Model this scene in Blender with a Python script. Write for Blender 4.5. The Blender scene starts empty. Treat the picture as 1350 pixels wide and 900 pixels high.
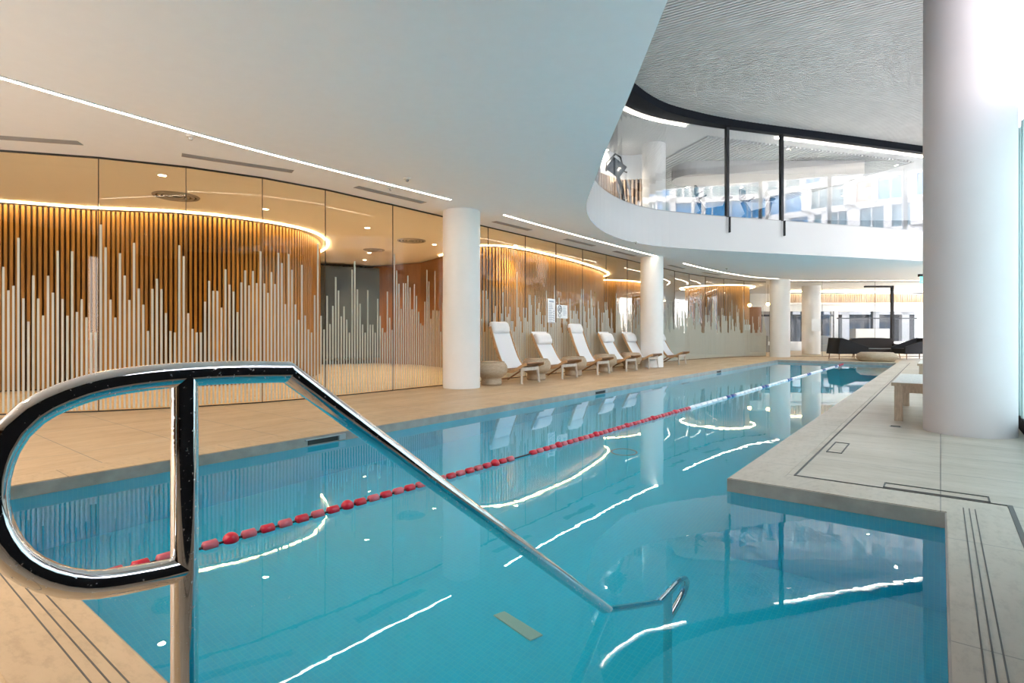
import bpy, bmesh, math, random
from mathutils import Vector, Matrix
random.seed(7)
PI = math.pi
SC = bpy.context.scene
COL = SC.collection
# ---------------------------------------------------------------- frame of the far end of the building (turned 37.8 deg)
YAW = math.atan(565 / 728.0)
CY, SY = math.cos(YAW), math.sin(YAW)
def far(l, t, z=0.0):
    return Vector((l * CY - t * SY, l * SY + t * CY, z))

# ================================================================ materials
def new_mat(name):
    m = bpy.data.materials.new(name); m.use_nodes = True
    nt = m.node_tree; nt.nodes.clear()
    out = nt.nodes.new('ShaderNodeOutputMaterial')
    return m, nt, out
def pbsdf(nt, col=(.8, .8, .8), rough=.5, metal=0.0, spec=.5, **kw):
    b = nt.nodes.new('ShaderNodeBsdfPrincipled')
    b.inputs['Base Color'].default_value = (*col, 1)
    b.inputs['Roughness'].default_value = rough
    b.inputs['Metallic'].default_value = metal
    b.inputs['Specular IOR Level'].default_value = spec
    for k, v in kw.items():
        b.inputs[k.replace('_', ' ')].default_value = v
    return b
def coords(nt, scale=(1, 1, 1), rot=(0, 0, 0), kind='Object'):
    tc = nt.nodes.new('ShaderNodeTexCoord'); mp = nt.nodes.new('ShaderNodeMapping')
    mp.inputs['Scale'].default_value = scale; mp.inputs['Rotation'].default_value = rot
    nt.links.new(tc.outputs[kind], mp.inputs['Vector'])
    return mp.outputs['Vector']
def noise(nt, vec, scale=5, detail=4, rough=.55):
    n = nt.nodes.new('ShaderNodeTexNoise')
    n.inputs['Scale'].default_value = scale; n.inputs['Detail'].default_value = detail; n.inputs['Roughness'].default_value = rough
    nt.links.new(vec, n.inputs['Vector'])
    return n.outputs['Fac']
def ramp(nt, fac, stops):
    r = nt.nodes.new('ShaderNodeValToRGB')
    while len(r.color_ramp.elements) < len(stops): r.color_ramp.elements.new(.5)
    for e, (p, c) in zip(r.color_ramp.elements, stops):
        e.position = p; e.color = (*c, 1)
    nt.links.new(fac, r.inputs['Fac'])
    return r.outputs['Color']
def bump(nt, h, strength=.3, dist=.01):
    b = nt.nodes.new('ShaderNodeBump'); b.inputs['Strength'].default_value = strength; b.inputs['Distance'].default_value = dist
    nt.links.new(h, b.inputs['Height'])
    return b.outputs['Normal']
def mixrgb(nt, a, b, fac, mode='MIX'):
    m = nt.nodes.new('ShaderNodeMix'); m.data_type = 'RGBA'; m.blend_type = mode
    for s, v in ((m.inputs[0], fac), (m.inputs[6], a), (m.inputs[7], b)):
        if hasattr(v, 'links') or hasattr(v, 'is_linked'): nt.links.new(v, s)
        elif isinstance(v, (int, float)): s.default_value = v
        else: s.default_value = (*v, 1)
    return m.outputs[2]
def mixsh(nt, fac, a, b):
    m = nt.nodes.new('ShaderNodeMixShader')
    if isinstance(fac, (int, float)): m.inputs[0].default_value = fac
    else: nt.links.new(fac, m.inputs[0])
    nt.links.new(a, m.inputs[1]); nt.links.new(b, m.inputs[2])
    return m.outputs[0]
M = {}
def simple(name, col, rough=.5, metal=0.0, spec=.5, var=0.0, vscale=8, vstretch=(1, 1, 1), bmp=0.0, bdist=.004, **kw):
    m, nt, out = new_mat(name)
    b = pbsdf(nt, col, rough, metal, spec, **kw)
    v = coords(nt, vstretch)
    if var or bmp:
        f = noise(nt, v, vscale)
        if var:
            lo = tuple(max(0, c * (1 - var)) for c in col); hi = tuple(min(1, c * (1 + var)) for c in col)
            nt.links.new(ramp(nt, f, [(.3, lo), (.7, hi)]), b.inputs['Base Color'])
        if bmp: nt.links.new(bump(nt, f, bmp, bdist), b.inputs['Normal'])
    nt.links.new(b.outputs[0], out.inputs[0]); M[name] = m
    return m
def emit(name, col, s):
    m, nt, out = new_mat(name)
    e = nt.nodes.new('ShaderNodeEmission'); e.inputs['Color'].default_value = (*col, 1); e.inputs['Strength'].default_value = s
    nt.links.new(e.outputs[0], out.inputs[0]); M[name] = m
def sheet_glass(name, tint, refl0=.06, refl1=.9, rough=0.0):
    """thin architectural glass: clear transmission with a tint plus a mirror coat that grows towards grazing"""
    m, nt, out = new_mat(name)
    t = nt.nodes.new('ShaderNodeBsdfTransparent'); t.inputs[0].default_value = (*tint, 1)
    g = nt.nodes.new('ShaderNodeBsdfGlossy'); g.inputs['Roughness'].default_value = rough
    g.inputs['Color'].default_value = (.95, .97, 1, 1)
    lw = nt.nodes.new('ShaderNodeLayerWeight'); lw.inputs['Blend'].default_value = .5
    p = nt.nodes.new('ShaderNodeMath'); p.operation = 'POWER'; p.inputs[1].default_value = 4.0
    nt.links.new(lw.outputs['Facing'], p.inputs[0])
    mr = nt.nodes.new('ShaderNodeMapRange'); mr.inputs['To Min'].default_value = refl0; mr.inputs['To Max'].default_value = refl1
    nt.links.new(p.outputs[0], mr.inputs['Value'])
    nt.links.new(mixsh(nt, mr.outputs[0], t.outputs[0], g.outputs[0]), out.inputs[0]); M[name] = m

def stone(name, lo, mid, hi, tile, rot, stretch, joint=(.2, .18, .16), rough=.42):
    m, nt, out = new_mat(name)
    b = pbsdf(nt, mid, rough, spec=.35)
    v = coords(nt)
    vs = coords(nt, stretch)
    f1 = noise(nt, vs, 2.2, 8, .62); f2 = noise(nt, v, 1.1, 3, .5); f3 = noise(nt, coords(nt, tuple(s * 3 for s in stretch)), 6, 6, .7)
    c = ramp(nt, f1, [(.28, lo), (.5, mid), (.72, hi)])
    c = mixrgb(nt, c, ramp(nt, f2, [(.35, lo), (.65, hi)]), .3)
    c = mixrgb(nt, c, ramp(nt, f3, [(.36, tuple(x * .62 for x in lo)), (.5, mid), (.7, hi)]), .30)
    br = nt.nodes.new('ShaderNodeTexBrick')
    br.offset = 0.0
    br.inputs['Scale'].default_value = 1.0
    br.inputs['Brick Width'].default_value = tile[0]; br.inputs['Row Height'].default_value = tile[1]
    br.inputs['Mortar Size'].default_value = .0035; br.inputs['Mortar Smooth'].default_value = .0
    br.inputs['Color1'].default_value = (0, 0, 0, 1); br.inputs['Color2'].default_value = (0, 0, 0, 1); br.inputs['Mortar'].default_value = (1, 1, 1, 1)
    br.inputs['Bias'].default_value = 0
    nt.links.new(coords(nt, (1, 1, 1), (0, 0, rot)), br.inputs['Vector'])
    c = mixrgb(nt, c, joint, br.outputs['Color'])
    nt.links.new(c, b.inputs['Base Color'])
    nt.links.new(bump(nt, f3, .25, .003), b.inputs['Normal'])
    nt.links.new(ramp(nt, f1, [(.3, (rough + .1,) * 3), (.7, (rough - .08,) * 3)]), b.inputs['Roughness'])
    nt.links.new(b.outputs[0], out.inputs[0]); M[name] = m

stone('deck_stone_cool_lit', (.40, .345, .28), (.48, .42, .35), (.55, .485, .41), (1.5, .75), 0, (.35, 1.6, 1))  # right side of the one deck stone, cool daylight painted into the colour
stone('deck_stone_warm_lit', (.45, .32, .195), (.53, .385, .24), (.60, .45, .29), (1.5, .75), 0, (1.6, .35, 1))  # left side of the same deck stone, warm light painted into the colour
stone('coping_stone_warm_lit', (.45, .32, .20), (.53, .39, .25), (.60, .455, .30), (1.2, 40), PI / 2, (.5, 1.2, 1), joint=(.26, .2, .14))  # coping stone with the warm light of the left side in its colour
stone('coping_stone_cool_lit', (.42, .365, .30), (.485, .425, .355), (.54, .48, .41), (1.2, 40), PI / 2, (1.2, .5, 1), joint=(.28, .26, .23))  # same coping stone, greyed to carry the cooler light on the right
stone('room_floor', (.66, .53, .37), (.72, .58, .41), (.77, .63, .46), (60, 60), 0, (1, 1, 1), rough=.35)
simple('ceiling_white', (.83, .87, .92), .75, var=.01)
simple('pillar_white_dimmed', (.56, .52, .53), .6, var=.015, vscale=3)  # white pillar paint darkened to hold down the strong facade light
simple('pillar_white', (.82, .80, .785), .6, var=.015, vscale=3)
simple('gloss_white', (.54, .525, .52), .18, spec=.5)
simple('gym_grey', (.52, .53, .54), .7)
simple('rib_grey', (.52, .505, .485), .6, var=.06, vscale=3)
simple('gym_wall', (.20, .205, .21), .7)
simple('black_band', (.008, .010, .014), .8, spec=.12)
simple('mullion_dark', (.02, .021, .024), .3, metal=.3)
simple('seal_black', (.015, .014, .012), .5)
simple('frame_white', (.75, .77, .79), .4)
simple('dark_joint', (.10, .095, .09), .6)
simple('vent_grey', (.34, .335, .33), .5)
simple('vent_dark', (.05, .05, .05), .7)
simple('detector_white', (.7, .7, .68), .45)
simple('timber', (.36, .19, .042), .42, var=.28, vscale=5, vstretch=(6, 6, .4))
simple('timber_dark', (.055, .028, .014), .7)
simple('timber_plain', (.27, .125, .05), .4, var=.15, vscale=3, vstretch=(6, 6, .5))
simple('timber_pale', (.50, .38, .29), .5, var=.15, vscale=5, vstretch=(5, 5, .4))
simple('teak', (.28, .15, .075), .5, var=.3, vscale=7, vstretch=(2, 8, 8))
simple('teak_light', (.55, .34, .18), .5, var=.18, vscale=7, vstretch=(2, 8, 8))
simple('weathered_wood', (.58, .52, .46), .65, var=.14, vscale=9, vstretch=(6, 6, 1))
simple('slat_white', (.74, .71, .67), .55, var=.08, vscale=8, vstretch=(8, 1, 1))
simple('bench_wood', (.46, .36, .27), .6, var=.18, vscale=9, vstretch=(6, 6, 1))
simple('sling', (.78, .78, .80), .85, var=.03, vscale=120, bmp=.2, bdist=.001)
simple('cushion', (.80, .79, .80), .9, var=.03, vscale=20, bmp=.3, bdist=.006)
simple('black_fabric', (.012, .011, .013), .85, bmp=.2, vscale=150, bdist=.001)
simple('dark_fabric', (.028, .022, .020), .85, bmp=.2, vscale=150, bdist=.001)
simple('grey_fabric', (.30, .31, .32), .9)
simple('red_plastic', (.52, .012, .035), .3)
simple('pink_plastic', (.50, .10, .13), .35)
simple('white_plastic', (.75, .80, .84), .35)
simple('blue_plastic', (.015, .06, .26), .3)
simple('rope_black', (.03, .015, .018), .6)
simple('paper', (.86, .87, .89), .6)
simple('ink_grey', (.36, .40, .48), .7)
simple('ink_black', (.03, .04, .07), .6)
simple('gym_black', (.012, .013, .015), .65)
simple('gym_screen', (.05, .06, .075), .15)
simple('steel_grey', (.4, .41, .42), .35, metal=.8)
simple('beige_plate', (.36, .62, .52), .5)
simple('green_sign', (.02, .32, .16), .4)
simple('pale_counter', (.55, .55, .53), .4)
simple('bronze_lamp', (.30, .18, .07), .4, metal=.6)
simple('concrete', (.52, .52, .52), .8, var=.1)
simple('street_grey', (.18, .175, .17), .8, var=.1)
simple('facade_white', (.46, .455, .45), .7, var=.03)
simple('facade_glass', (.05, .125, .165), .2, spec=.35)
simple('facade_blue', (.03, .17, .36), .25, spec=.3)
simple('facade_brown', (.30, .17, .13), .3)
emit('led_warm', (1, .86, .69), 12.0)
emit('led_soft', (1, .74, .40), 11.5)
emit('downlight', (1, .84, .62), 22.0)
emit('globe_glow', (1, .62, .22), 9.0)
emit('exit_glow', (.15, 1, .55), 1.2)
sheet_glass('glass_bronze', (.97, .915, .82), .012, .7)
sheet_glass('glass_clear', (.95, .965, .97), .02, .8)
sheet_glass('glass_balcony', (.93, .945, .955), .10, .85)
sheet_glass('glass_facade', (.79, .785, .785), .03, .8)
simple('coping_face_stone', (.31, .295, .265), .35, var=.18, vscale=6)  # darker grey for the coping faces just above the water
# polished stainless steel with spots
m, nt, out = new_mat('chrome')
b = pbsdf(nt, (.78, .79, .80), .045, 1.0)
sp = noise(nt, coords(nt), 160, 2, .5)
nt.links.new(ramp(nt, sp, [(.60, (.05, .05, .05)), (.72, (.30, .30, .30))]), b.inputs['Roughness'])
nt.links.new(b.outputs[0], out.inputs[0]); M['chrome'] = m
# frosted film on the glass
m, nt, out = new_mat('frosted_film')
d = nt.nodes.new('ShaderNodeBsdfDiffuse'); d.inputs[0].default_value = (.68, .72, .68, 1)
tl = nt.nodes.new('ShaderNodeBsdfTranslucent'); tl.inputs[0].default_value = (.66, .69, .66, 1)
tr = nt.nodes.new('ShaderNodeBsdfTransparent'); tr.inputs[0].default_value = (.9, .9, .86, 1)
nt.links.new(mixsh(nt, .22, mixsh(nt, .28, d.outputs[0], tl.outputs[0]), tr.outputs[0]), out.inputs[0]); M['frosted_film'] = m
# teal channel glass
m, nt, out = new_mat('glass_teal')
d = pbsdf(nt, (.42, .62, .60), .15, spec=.6)
tl = nt.nodes.new('ShaderNodeBsdfTranslucent'); tl.inputs[0].default_value = (.56, .67, .67, 1)
tr = nt.nodes.new('ShaderNodeBsdfTransparent'); tr.inputs[0].default_value = (.74, .80, .80, 1)
nt.links.new(mixsh(nt, .42, mixsh(nt, .8, d.outputs[0], tl.outputs[0]), tr.outputs[0]), out.inputs[0]); M['glass_teal'] = m
# pool mosaic
def mosaic(name, c1, c2, grout):
    m, nt, out = new_mat(name)
    b = pbsdf(nt, c1, .35, spec=.3)
    tc = nt.nodes.new('ShaderNodeTexCoord')
    # box-mapped mosaic: one brick lookup per axis pair, chosen by the normal
    def brick(rot):
        br = nt.nodes.new('ShaderNodeTexBrick'); br.offset = 0
        br.inputs['Scale'].default_value = 1; br.inputs['Brick Width'].default_value = .03; br.inputs['Row Height'].default_value = .03
        br.inputs['Mortar Size'].default_value = .002; br.inputs['Mortar Smooth'].default_value = .2; br.inputs['Bias'].default_value = 0
        br.inputs['Color1'].default_value = (*c1, 1); br.inputs['Color2'].default_value = (*c2, 1); br.inputs['Mortar'].default_value = (*grout, 1)
        mp = nt.nodes.new('ShaderNodeMapping'); mp.inputs['Rotation'].default_value = rot
        nt.links.new(tc.outputs['Object'], mp.inputs['Vector']); nt.links.new(mp.outputs[0], br.inputs['Vector'])
        return br.outputs['Color']
    g = nt.nodes.new('ShaderNodeNewGeometry'); sx = nt.nodes.new('ShaderNodeSeparateXYZ')
    nt.links.new(g.outputs['Normal'], sx.inputs[0])
    def absv(o):
        a = nt.nodes.new('ShaderNodeMath'); a.operation = 'ABSOLUTE'; nt.links.new(o, a.inputs[0])
        r = nt.nodes.new('ShaderNodeMath'); r.operation = 'GREATER_THAN'; r.inputs[1].default_value = .7; nt.links.new(a.outputs[0], r.inputs[0])
        return r.outputs[0]
    c = mixrgb(nt, brick((0, 0, 0)), brick((PI / 2, 0, 0)), absv(sx.outputs[1]))
    c = mixrgb(nt, c, brick((0, PI / 2, 0)), absv(sx.outputs[0]))
    nt.links.new(c, b.inputs['Base Color']); nt.links.new(b.outputs[0], out.inputs[0]); M[name] = m
mosaic('pool_mosaic', (.010, .63, .85), (.014, .66, .87), (.05, .69, .86))
# water
m, nt, out = new_mat('water')
g = nt.nodes.new('ShaderNodeBsdfGlass'); g.inputs['IOR'].default_value = 1.333; g.inputs['Roughness'].default_value = 0
g.inputs['Color'].default_value = (1, 1, 1, 1)
f1 = noise(nt, coords(nt, (1, .6, 1)), 2.2, 3, .45)
f2 = noise(nt, coords(nt, (1, 1, 1), (0, 0, .6)), 9, 2, .5)
ad = nt.nodes.new('ShaderNodeMath'); ad.operation = 'MULTIPLY_ADD'; ad.inputs[1].default_value = .16
nt.links.new(f2, ad.inputs[0]); nt.links.new(f1, ad.inputs[2])
nt.links.new(bump(nt, ad.outputs[0], .22, .004), g.inputs['Normal'])
nt.links.new(g.outputs[0], out.inputs['Surface'])
M['water'] = m
# wicker
m, nt, out = new_mat('wicker')
b = pbsdf(nt, (.66, .55, .43), .75, spec=.2)
tc = nt.nodes.new('ShaderNodeTexCoord'); sx = nt.nodes.new('ShaderNodeSeparateXYZ'); nt.links.new(tc.outputs['Object'], sx.inputs[0])
at2 = nt.nodes.new('ShaderNodeMath'); at2.operation = 'ARCTAN2'; nt.links.new(sx.outputs[1], at2.inputs[0]); nt.links.new(sx.outputs[0], at2.inputs[1])
cb = nt.nodes.new('ShaderNodeCombineXYZ'); nt.links.new(at2.outputs[0], cb.inputs[0]); nt.links.new(sx.outputs[2], cb.inputs[1])
br = nt.nodes.new('ShaderNodeTexBrick'); br.inputs['Scale'].default_value = 1; br.inputs['Brick Width'].default_value = 2 * PI / 56; br.inputs['Row Height'].default_value = .018
br.inputs['Mortar Size'].default_value = .004; br.inputs['Mortar Smooth'].default_value = .6
br.inputs['Color1'].default_value = (.60, .49, .37, 1); br.inputs['Color2'].default_value = (.52, .41, .30, 1); br.inputs['Mortar'].default_value = (.24, .175, .115, 1)
nt.links.new(cb.outputs[0], br.inputs['Vector']); nt.links.new(br.outputs['Color'], b.inputs['Base Color'])
nt.links.new(bump(nt, br.outputs['Fac'], -.6, .006), b.inputs['Normal'])
nt.links.new(b.outputs[0], out.inputs[0]); M['wicker'] = m

# ================================================================ mesh builder
class MB:
    def __init__(s): s.v = []; s.f = []; s.sm = []
    def add(s, verts, faces, smooth=False):
        o = len(s.v); s.v += [tuple(p) for p in verts]
        s.f += [tuple(i + o for i in f) for f in faces]; s.sm += [smooth] * len(faces); return s
    def box(s, lo, hi, mat=None):
        (a, b, c), (d, e, f) = lo, hi
        vs = [Vector(p) for p in ((a, b, c), (d, b, c), (d, e, c), (a, e, c), (a, b, f), (d, b, f), (d, e, f), (a, e, f))]
        if mat is not None: vs = [mat @ p for p in vs]
        return s.add(vs, [(3, 2, 1, 0), (4, 5, 6, 7), (0, 1, 5, 4), (1, 2, 6, 5), (2, 3, 7, 6), (3, 0, 4, 7)])
    def prism(s, pts, z0, z1):
        """closed outline in plan (any winding) pulled up from z0 to z1"""
        a = sum(p[0] * q[1] - q[0] * p[1] for p, q in zip(pts, list(pts[1:]) + [pts[0]]))
        if a < 0: pts = list(pts)[::-1]
        n = len(pts)
        from mathutils.geometry import tessellate_polygon
        tri = tessellate_polygon([[Vector((p[0], p[1], 0)) for p in pts]])
        vs = [(p[0], p[1], z0) for p in pts] + [(p[0], p[1], z1) for p in pts]
        fs = []
        for t in tri:
            (ax, ay), (bx, by), (cx, cy) = (pts[i][:2] for i in t)
            t = tuple(t) if (bx - ax) * (cy - ay) - (by - ay) * (cx - ax) > 0 else tuple(t)[::-1]
            fs.append(tuple(i + n for i in t)); fs.append(t[::-1])
        for i in range(n):
            j = (i + 1) % n; fs.append((i, j, j + n, i + n))
        return s.add(vs, fs)
    def profile(s, pts, axis_lo, axis_hi):
        """outline in the XZ plane pulled along Y"""
        a = sum(p[0] * q[1] - q[0] * p[1] for p, q in zip(pts, list(pts[1:]) + [pts[0]]))
        if a < 0: pts = list(pts)[::-1]
        n = len(pts)
        from mathutils.geometry import tessellate_polygon
        tri = tessellate_polygon([[Vector((p[0], p[1], 0)) for p in pts]])
        vs = [(p[0], axis_lo, p[1]) for p in pts] + [(p[0], axis_hi, p[1]) for p in pts]
        fs = []
        for t in tri:
            (ax, ay), (bx, by), (cx, cy) = (pts[i][:2] for i in t)
            t = tuple(t) if (bx - ax) * (cy - ay) - (by - ay) * (cx - ax) > 0 else tuple(t)[::-1]
            fs.append(t); fs.append(tuple(i + n for i in t[::-1]))
        for i in range(n):
            j = (i + 1) % n; fs.append((j, i, i + n, j + n))
        return s.add(vs, fs)
    def tube(s, path, r, n=12, closed=False, cap=True):
        path = [Vector(p) for p in path]; k = len(path)
        rs = r if isinstance(r, (list, tuple)) else [r] * k
        tang = []
        for i in range(k):
            a = path[(i - 1) % k] if (closed or i > 0) else path[i]; b2 = path[(i + 1) % k] if (closed or i < k - 1) else path[i]
            t = (b2 - a).normalized(); tang.append(t)
        up = Vector((0, 0, 1)) if abs(tang[0].z) < .9 else Vector((1, 0, 0))
        nrm = (up - tang[0] * up.dot(tang[0])).normalized()
        vs = []
        for i in range(k):
            if i:
                nrm = (nrm - tang[i] * nrm.dot(tang[i]))
                nrm = nrm.normalized() if nrm.length > 1e-6 else Vector((1, 0, 0))
            bi = tang[i].cross(nrm)
            sc = 1.0
            if 0 < i < k - 1 and not closed:   # keep mitred corners round
                c = max(.35, math.cos(.5 * (path[i] - path[i - 1]).angle(path[i + 1] - path[i])))
                sc = 1 / c if c < .97 else 1
            for j in range(n):
                a = 2 * PI * j / n
                vs.append(path[i] + (nrm * math.cos(a) + bi * math.sin(a)) * rs[i] * sc)
        fs = []
        for i in range(k if closed else k - 1):
            for j in range(n):
                p, q = i * n + j, i * n + (j + 1) % n; u = ((i + 1) % k) * n
                fs.append((p, q, u + (j + 1) % n, u + j))
        s.add(vs, fs, True)
        if cap and not closed:
            s.add([vs[j] for j in range(n)], [tuple(range(n))[::-1]]); s.add([vs[(k - 1) * n + j] for j in range(n)], [tuple(range(n))])
        return s
    def lathe(s, prof, n=32, c=(0, 0, 0), smooth=True):
        vs = [(c[0] + r * math.cos(2 * PI * j / n), c[1] + r * math.sin(2 * PI * j / n), c[2] + z) for r, z in prof for j in range(n)]
        fs = [(i * n + j, i * n + (j + 1) % n, (i + 1) * n + (j + 1) % n, (i + 1) * n + j) for i in range(len(prof) - 1) for j in range(n)]
        s.add(vs, fs, smooth)
        s.add(vs[:n], [tuple(range(n))[::-1]]); s.add(vs[-n:], [tuple(range(n))])
        return s
    def ball(s, c, r, n=12, m=8, sq=(1, 1, 1)):
        vs = [(c[0] + sq[0] * r * math.sin(PI * i / m) * math.cos(2 * PI * j / n), c[1] + sq[1] * r * math.sin(PI * i / m) * math.sin(2 * PI * j / n), c[2] + sq[2] * r * math.cos(PI * i / m)) for i in range(m + 1) for j in range(n)]
        fs = [(i * n + j, (i + 1) * n + j, (i + 1) * n + (j + 1) % n, i * n + (j + 1) % n) for i in range(m) for j in range(n)]
        return s.add(vs, fs, True)
    def strip(s, path, half, z0, z1):
        """a flat band that follows a plan path"""
        L, R = offset(path, half), offset(path, -half)
        n = len(path); vs = []
        for i in range(n):
            vs += [(L[i][0], L[i][1], z0), (R[i][0], R[i][1], z0), (R[i][0], R[i][1], z1), (L[i][0], L[i][1], z1)]
        fs = []
        for i in range(n - 1):
            a, b2 = i * 4, i * 4 + 4
            for k in range(4):
                l = (k + 1) % 4; fs.append((a + k, a + l, b2 + l, b2 + k))
        fs += [(3, 2, 1, 0), (n * 4 - 4, n * 4 - 3, n * 4 - 2, n * 4 - 1)]
        return s.add(vs, fs)
    def band(s, pa, pb, z0, z1):
        """solid between two plan paths of equal length"""
        n = len(pa); vs = []
        for p, q in zip(pa, pb): vs += [(p[0], p[1], z0), (q[0], q[1], z0), (q[0], q[1], z1), (p[0], p[1], z1)]
        fs = []
        for i in range(n - 1):
            a, b2 = i * 4, i * 4 + 4
            for k in range(4):
                l = (k + 1) % 4; fs.append((a + k, a + l, b2 + l, b2 + k))
        fs += [(3, 2, 1, 0), (n * 4 - 4, n * 4 - 3, n * 4 - 2, n * 4 - 1)]
        return s.add(vs, fs)
    def build(s, name, mat, parent=None, loc=None, bevel=0, seg=2, fix=True):
        me = bpy.data.meshes.new(name); me.from_pydata(s.v, [], s.f)
        if fix:
            bm = bmesh.new(); bm.from_mesh(me); bmesh.ops.recalc_face_normals(bm, faces=bm.faces[:]); bm.to_mesh(me); bm.free()
        for p, q in zip(me.polygons, s.sm): p.use_smooth = q
        me.materials.append(M[mat] if isinstance(mat, str) else mat)
        o = bpy.data.objects.new(name, me); COL.objects.link(o)
        if parent: o.parent = parent
        if loc is not None: o.location = loc
        if bevel:
            bv = o.modifiers.new('edge', 'BEVEL'); bv.width = bevel; bv.segments = seg; bv.limit_method = 'ANGLE'; bv.angle_limit = .7
        return o
def offset(path, d):
    out = []
    for i, p in enumerate(path):
        a = Vector(path[max(i - 1, 0)][:2]); b2 = Vector(path[min(i + 1, len(path) - 1)][:2])
        t = (b2 - a).normalized(); out.append((p[0] - t.y * d, p[1] + t.x * d))
    return out
def smooth_path(pts, step=.15):
    out = []
    n = len(pts); P = [Vector(p) for p in pts]
    for i in range(n - 1):
        p0, p1, p2, p3 = P[max(i - 1, 0)], P[i], P[i + 1], P[min(i + 2, n - 1)]
        k = max(1, int((p2 - p1).length / step))
        for j in range(k):
            u = j / k
            out.append(.5 * ((2 * p1) + (p2 - p0) * u + (2 * p0 - 5 * p1 + 4 * p2 - p3) * u * u + (3 * p1 - p0 - 3 * p2 + p3) * u ** 3))
    out.append(P[-1])
    return [tuple(p) for p in out]
def resample(path, step):
    P = [Vector(p) for p in path]; out = [P[0].copy()]; acc = 0
    for a, b2 in zip(P, P[1:]):
        d = (b2 - a).length; pos = step - acc
        while pos <= d:
            out.append(a + (b2 - a) * (pos / d)); pos += step
        acc = (acc + d) % step
    return out
def empty(name, loc=(0, 0, 0), rz=0):
    o = bpy.data.objects.new(name, None); COL.objects.link(o); o.location = loc; o.rotation_euler = (0, 0, rz); o.empty_display_size = .2
    return o
def tag(o, label, cat, group=None, kind=None):
    o['label'] = label; o['category'] = cat
    if group: o['group'] = group
    if kind: o['kind'] = kind
    return o
def struct(o, label=None, cat=None):
    o['kind'] = 'structure'
    if label: o['label'] = label
    if cat: o['category'] = cat
    return o
def copy_tree(o, parent=None):
    c = o.copy(); COL.objects.link(c)
    if parent: c.parent = parent
    for ch in list(o.children): copy_tree(ch, c)
    return c

# ================================================================ the plan
XL, XR, XN = -5.05, -1.2, .04            # pool: left edge, right edge of the lane, right edge of the near basin
Y0, YJ, YF = .66, 4.13, 23.5             # near edge, jut of the deck, far edge
WX = .70                                 # facade on the right
ZC, ZG, ZB, ZT, ZR = 3.40, 4.20, 4.37, 6.95, 7.16   # low ceiling, upper floor, upstand top, glass head, ribbed ceiling
WATER, FLOOR = -.09, -1.39
glass_pts = [(-11.9, -1.2), (-10.75, .1), (-9.75, 1.28), (-8.88, 2.44), (-8.40, 3.33), (-8.08, 4.27), (-7.93, 5.25), (-7.90, 6.63), (-7.9, 7.98), (-7.9, 9.32), (-7.9, 10.70), (-7.9, 12.04), (-7.9, 13.39),
             (-7.9, 14.77), (-7.9, 16.18), (-7.9, 17.55), (-7.9, 18.9), (-7.92, 20.2), (-7.84, 21.5), (-7.67, 22.9), (-7.37, 24.35), (-6.95, 25.9), (-6.32, 27.1)]
far_pts = [tuple(far(l, 25.1)[:2]) for l in (12.2, 14.1, 16.5, 19.0, 21.4)]
void = smooth_path([(WX + .02, .66), (-.5, 2.33), (-1.52, 3.75), (-2.53, 5.16), (-3.35, 6.28), (-4.14, 7.4), (-4.97, 8.57), (-5.50, 9.5), (-5.95, 10.6), (-6.24, 11.8), (-6.30, 13.02), (-6.08, 14.1),
                    (-5.60, 15.05), (-4.81, 16.30), (-3.7, 17.86), (-2.57, 19.45), (-.2, 22.86), (WX + .02, 24.15)], .25)

# ---------------------------------------------------------------- floors
f = MB()
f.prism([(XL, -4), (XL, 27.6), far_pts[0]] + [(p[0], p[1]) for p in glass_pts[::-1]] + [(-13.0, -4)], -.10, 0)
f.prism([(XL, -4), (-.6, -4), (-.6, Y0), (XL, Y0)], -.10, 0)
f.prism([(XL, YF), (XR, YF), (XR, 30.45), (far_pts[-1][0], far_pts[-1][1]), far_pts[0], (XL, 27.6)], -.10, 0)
struct(f.build('floor', 'deck_stone_warm_lit'), 'stone pool deck along the glass wall, warm light painted in', 'floor')
f = MB()
f.prism([(-.6, -4), (WX, -4), (WX, Y0), (-.6, Y0)], -.10, 0)
f.prism([(XN, Y0), (WX, Y0), (WX, YJ), (XN, YJ)], -.10, 0)
f.prism([(XR, YJ), (WX, YJ), (WX, 34), (XR, 34)], -.10, 0)
struct(f.build('floor', 'deck_stone_cool_lit'), 'stone pool deck along the facade, cool daylight painted in', 'floor')
f = MB(); f.box((-20, -4, -.2), (XL - .3, 40, -.012)); f.box((XL - .3, YF + .6, -.2), (8, 40, -.012))
struct(f.build('floor', 'room_floor'), 'pale floor behind the glass walls', 'floor')
# stone rim round the water: border strips a hair above the deck, faces down to the water
e = .004; w = .30
for mat, lab, boxes in (('coping_stone_warm_lit', 'stone coping on the left and near edge of the pool, warm light painted in', (((XL - w, Y0 - .02, -.1), (XL + .012, YF + w, e)), ((XL - w, Y0 - .28, -.1), (-.6, Y0 + .012, e)))),
        ('coping_stone_cool_lit', 'stone coping on the right and far edge of the pool, cool daylight painted in', (((XL + .012, YF - .012, -.1), (XR - .012, YF + w, e)), ((XR - .012, YJ - .012, -.1), (XR + w, YF + w, e)),
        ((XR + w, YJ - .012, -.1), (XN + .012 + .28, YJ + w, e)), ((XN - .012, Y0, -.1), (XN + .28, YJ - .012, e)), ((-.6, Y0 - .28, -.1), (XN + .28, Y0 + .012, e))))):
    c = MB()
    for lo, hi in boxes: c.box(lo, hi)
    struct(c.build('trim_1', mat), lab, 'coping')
c = MB(); k = .020
for lo, hi in (((XL, Y0), (XL + k, YF)), ((XL, YF - k), (XR, YF)), ((XR - k, YJ), (XR, YF)), ((XR - k, YJ - k), (XN, YJ)), ((XN - k, Y0), (XN, YJ)), ((XL, Y0), (XN, Y0 + k))): c.box((*lo, -.1), (*hi, -.002))
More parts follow.
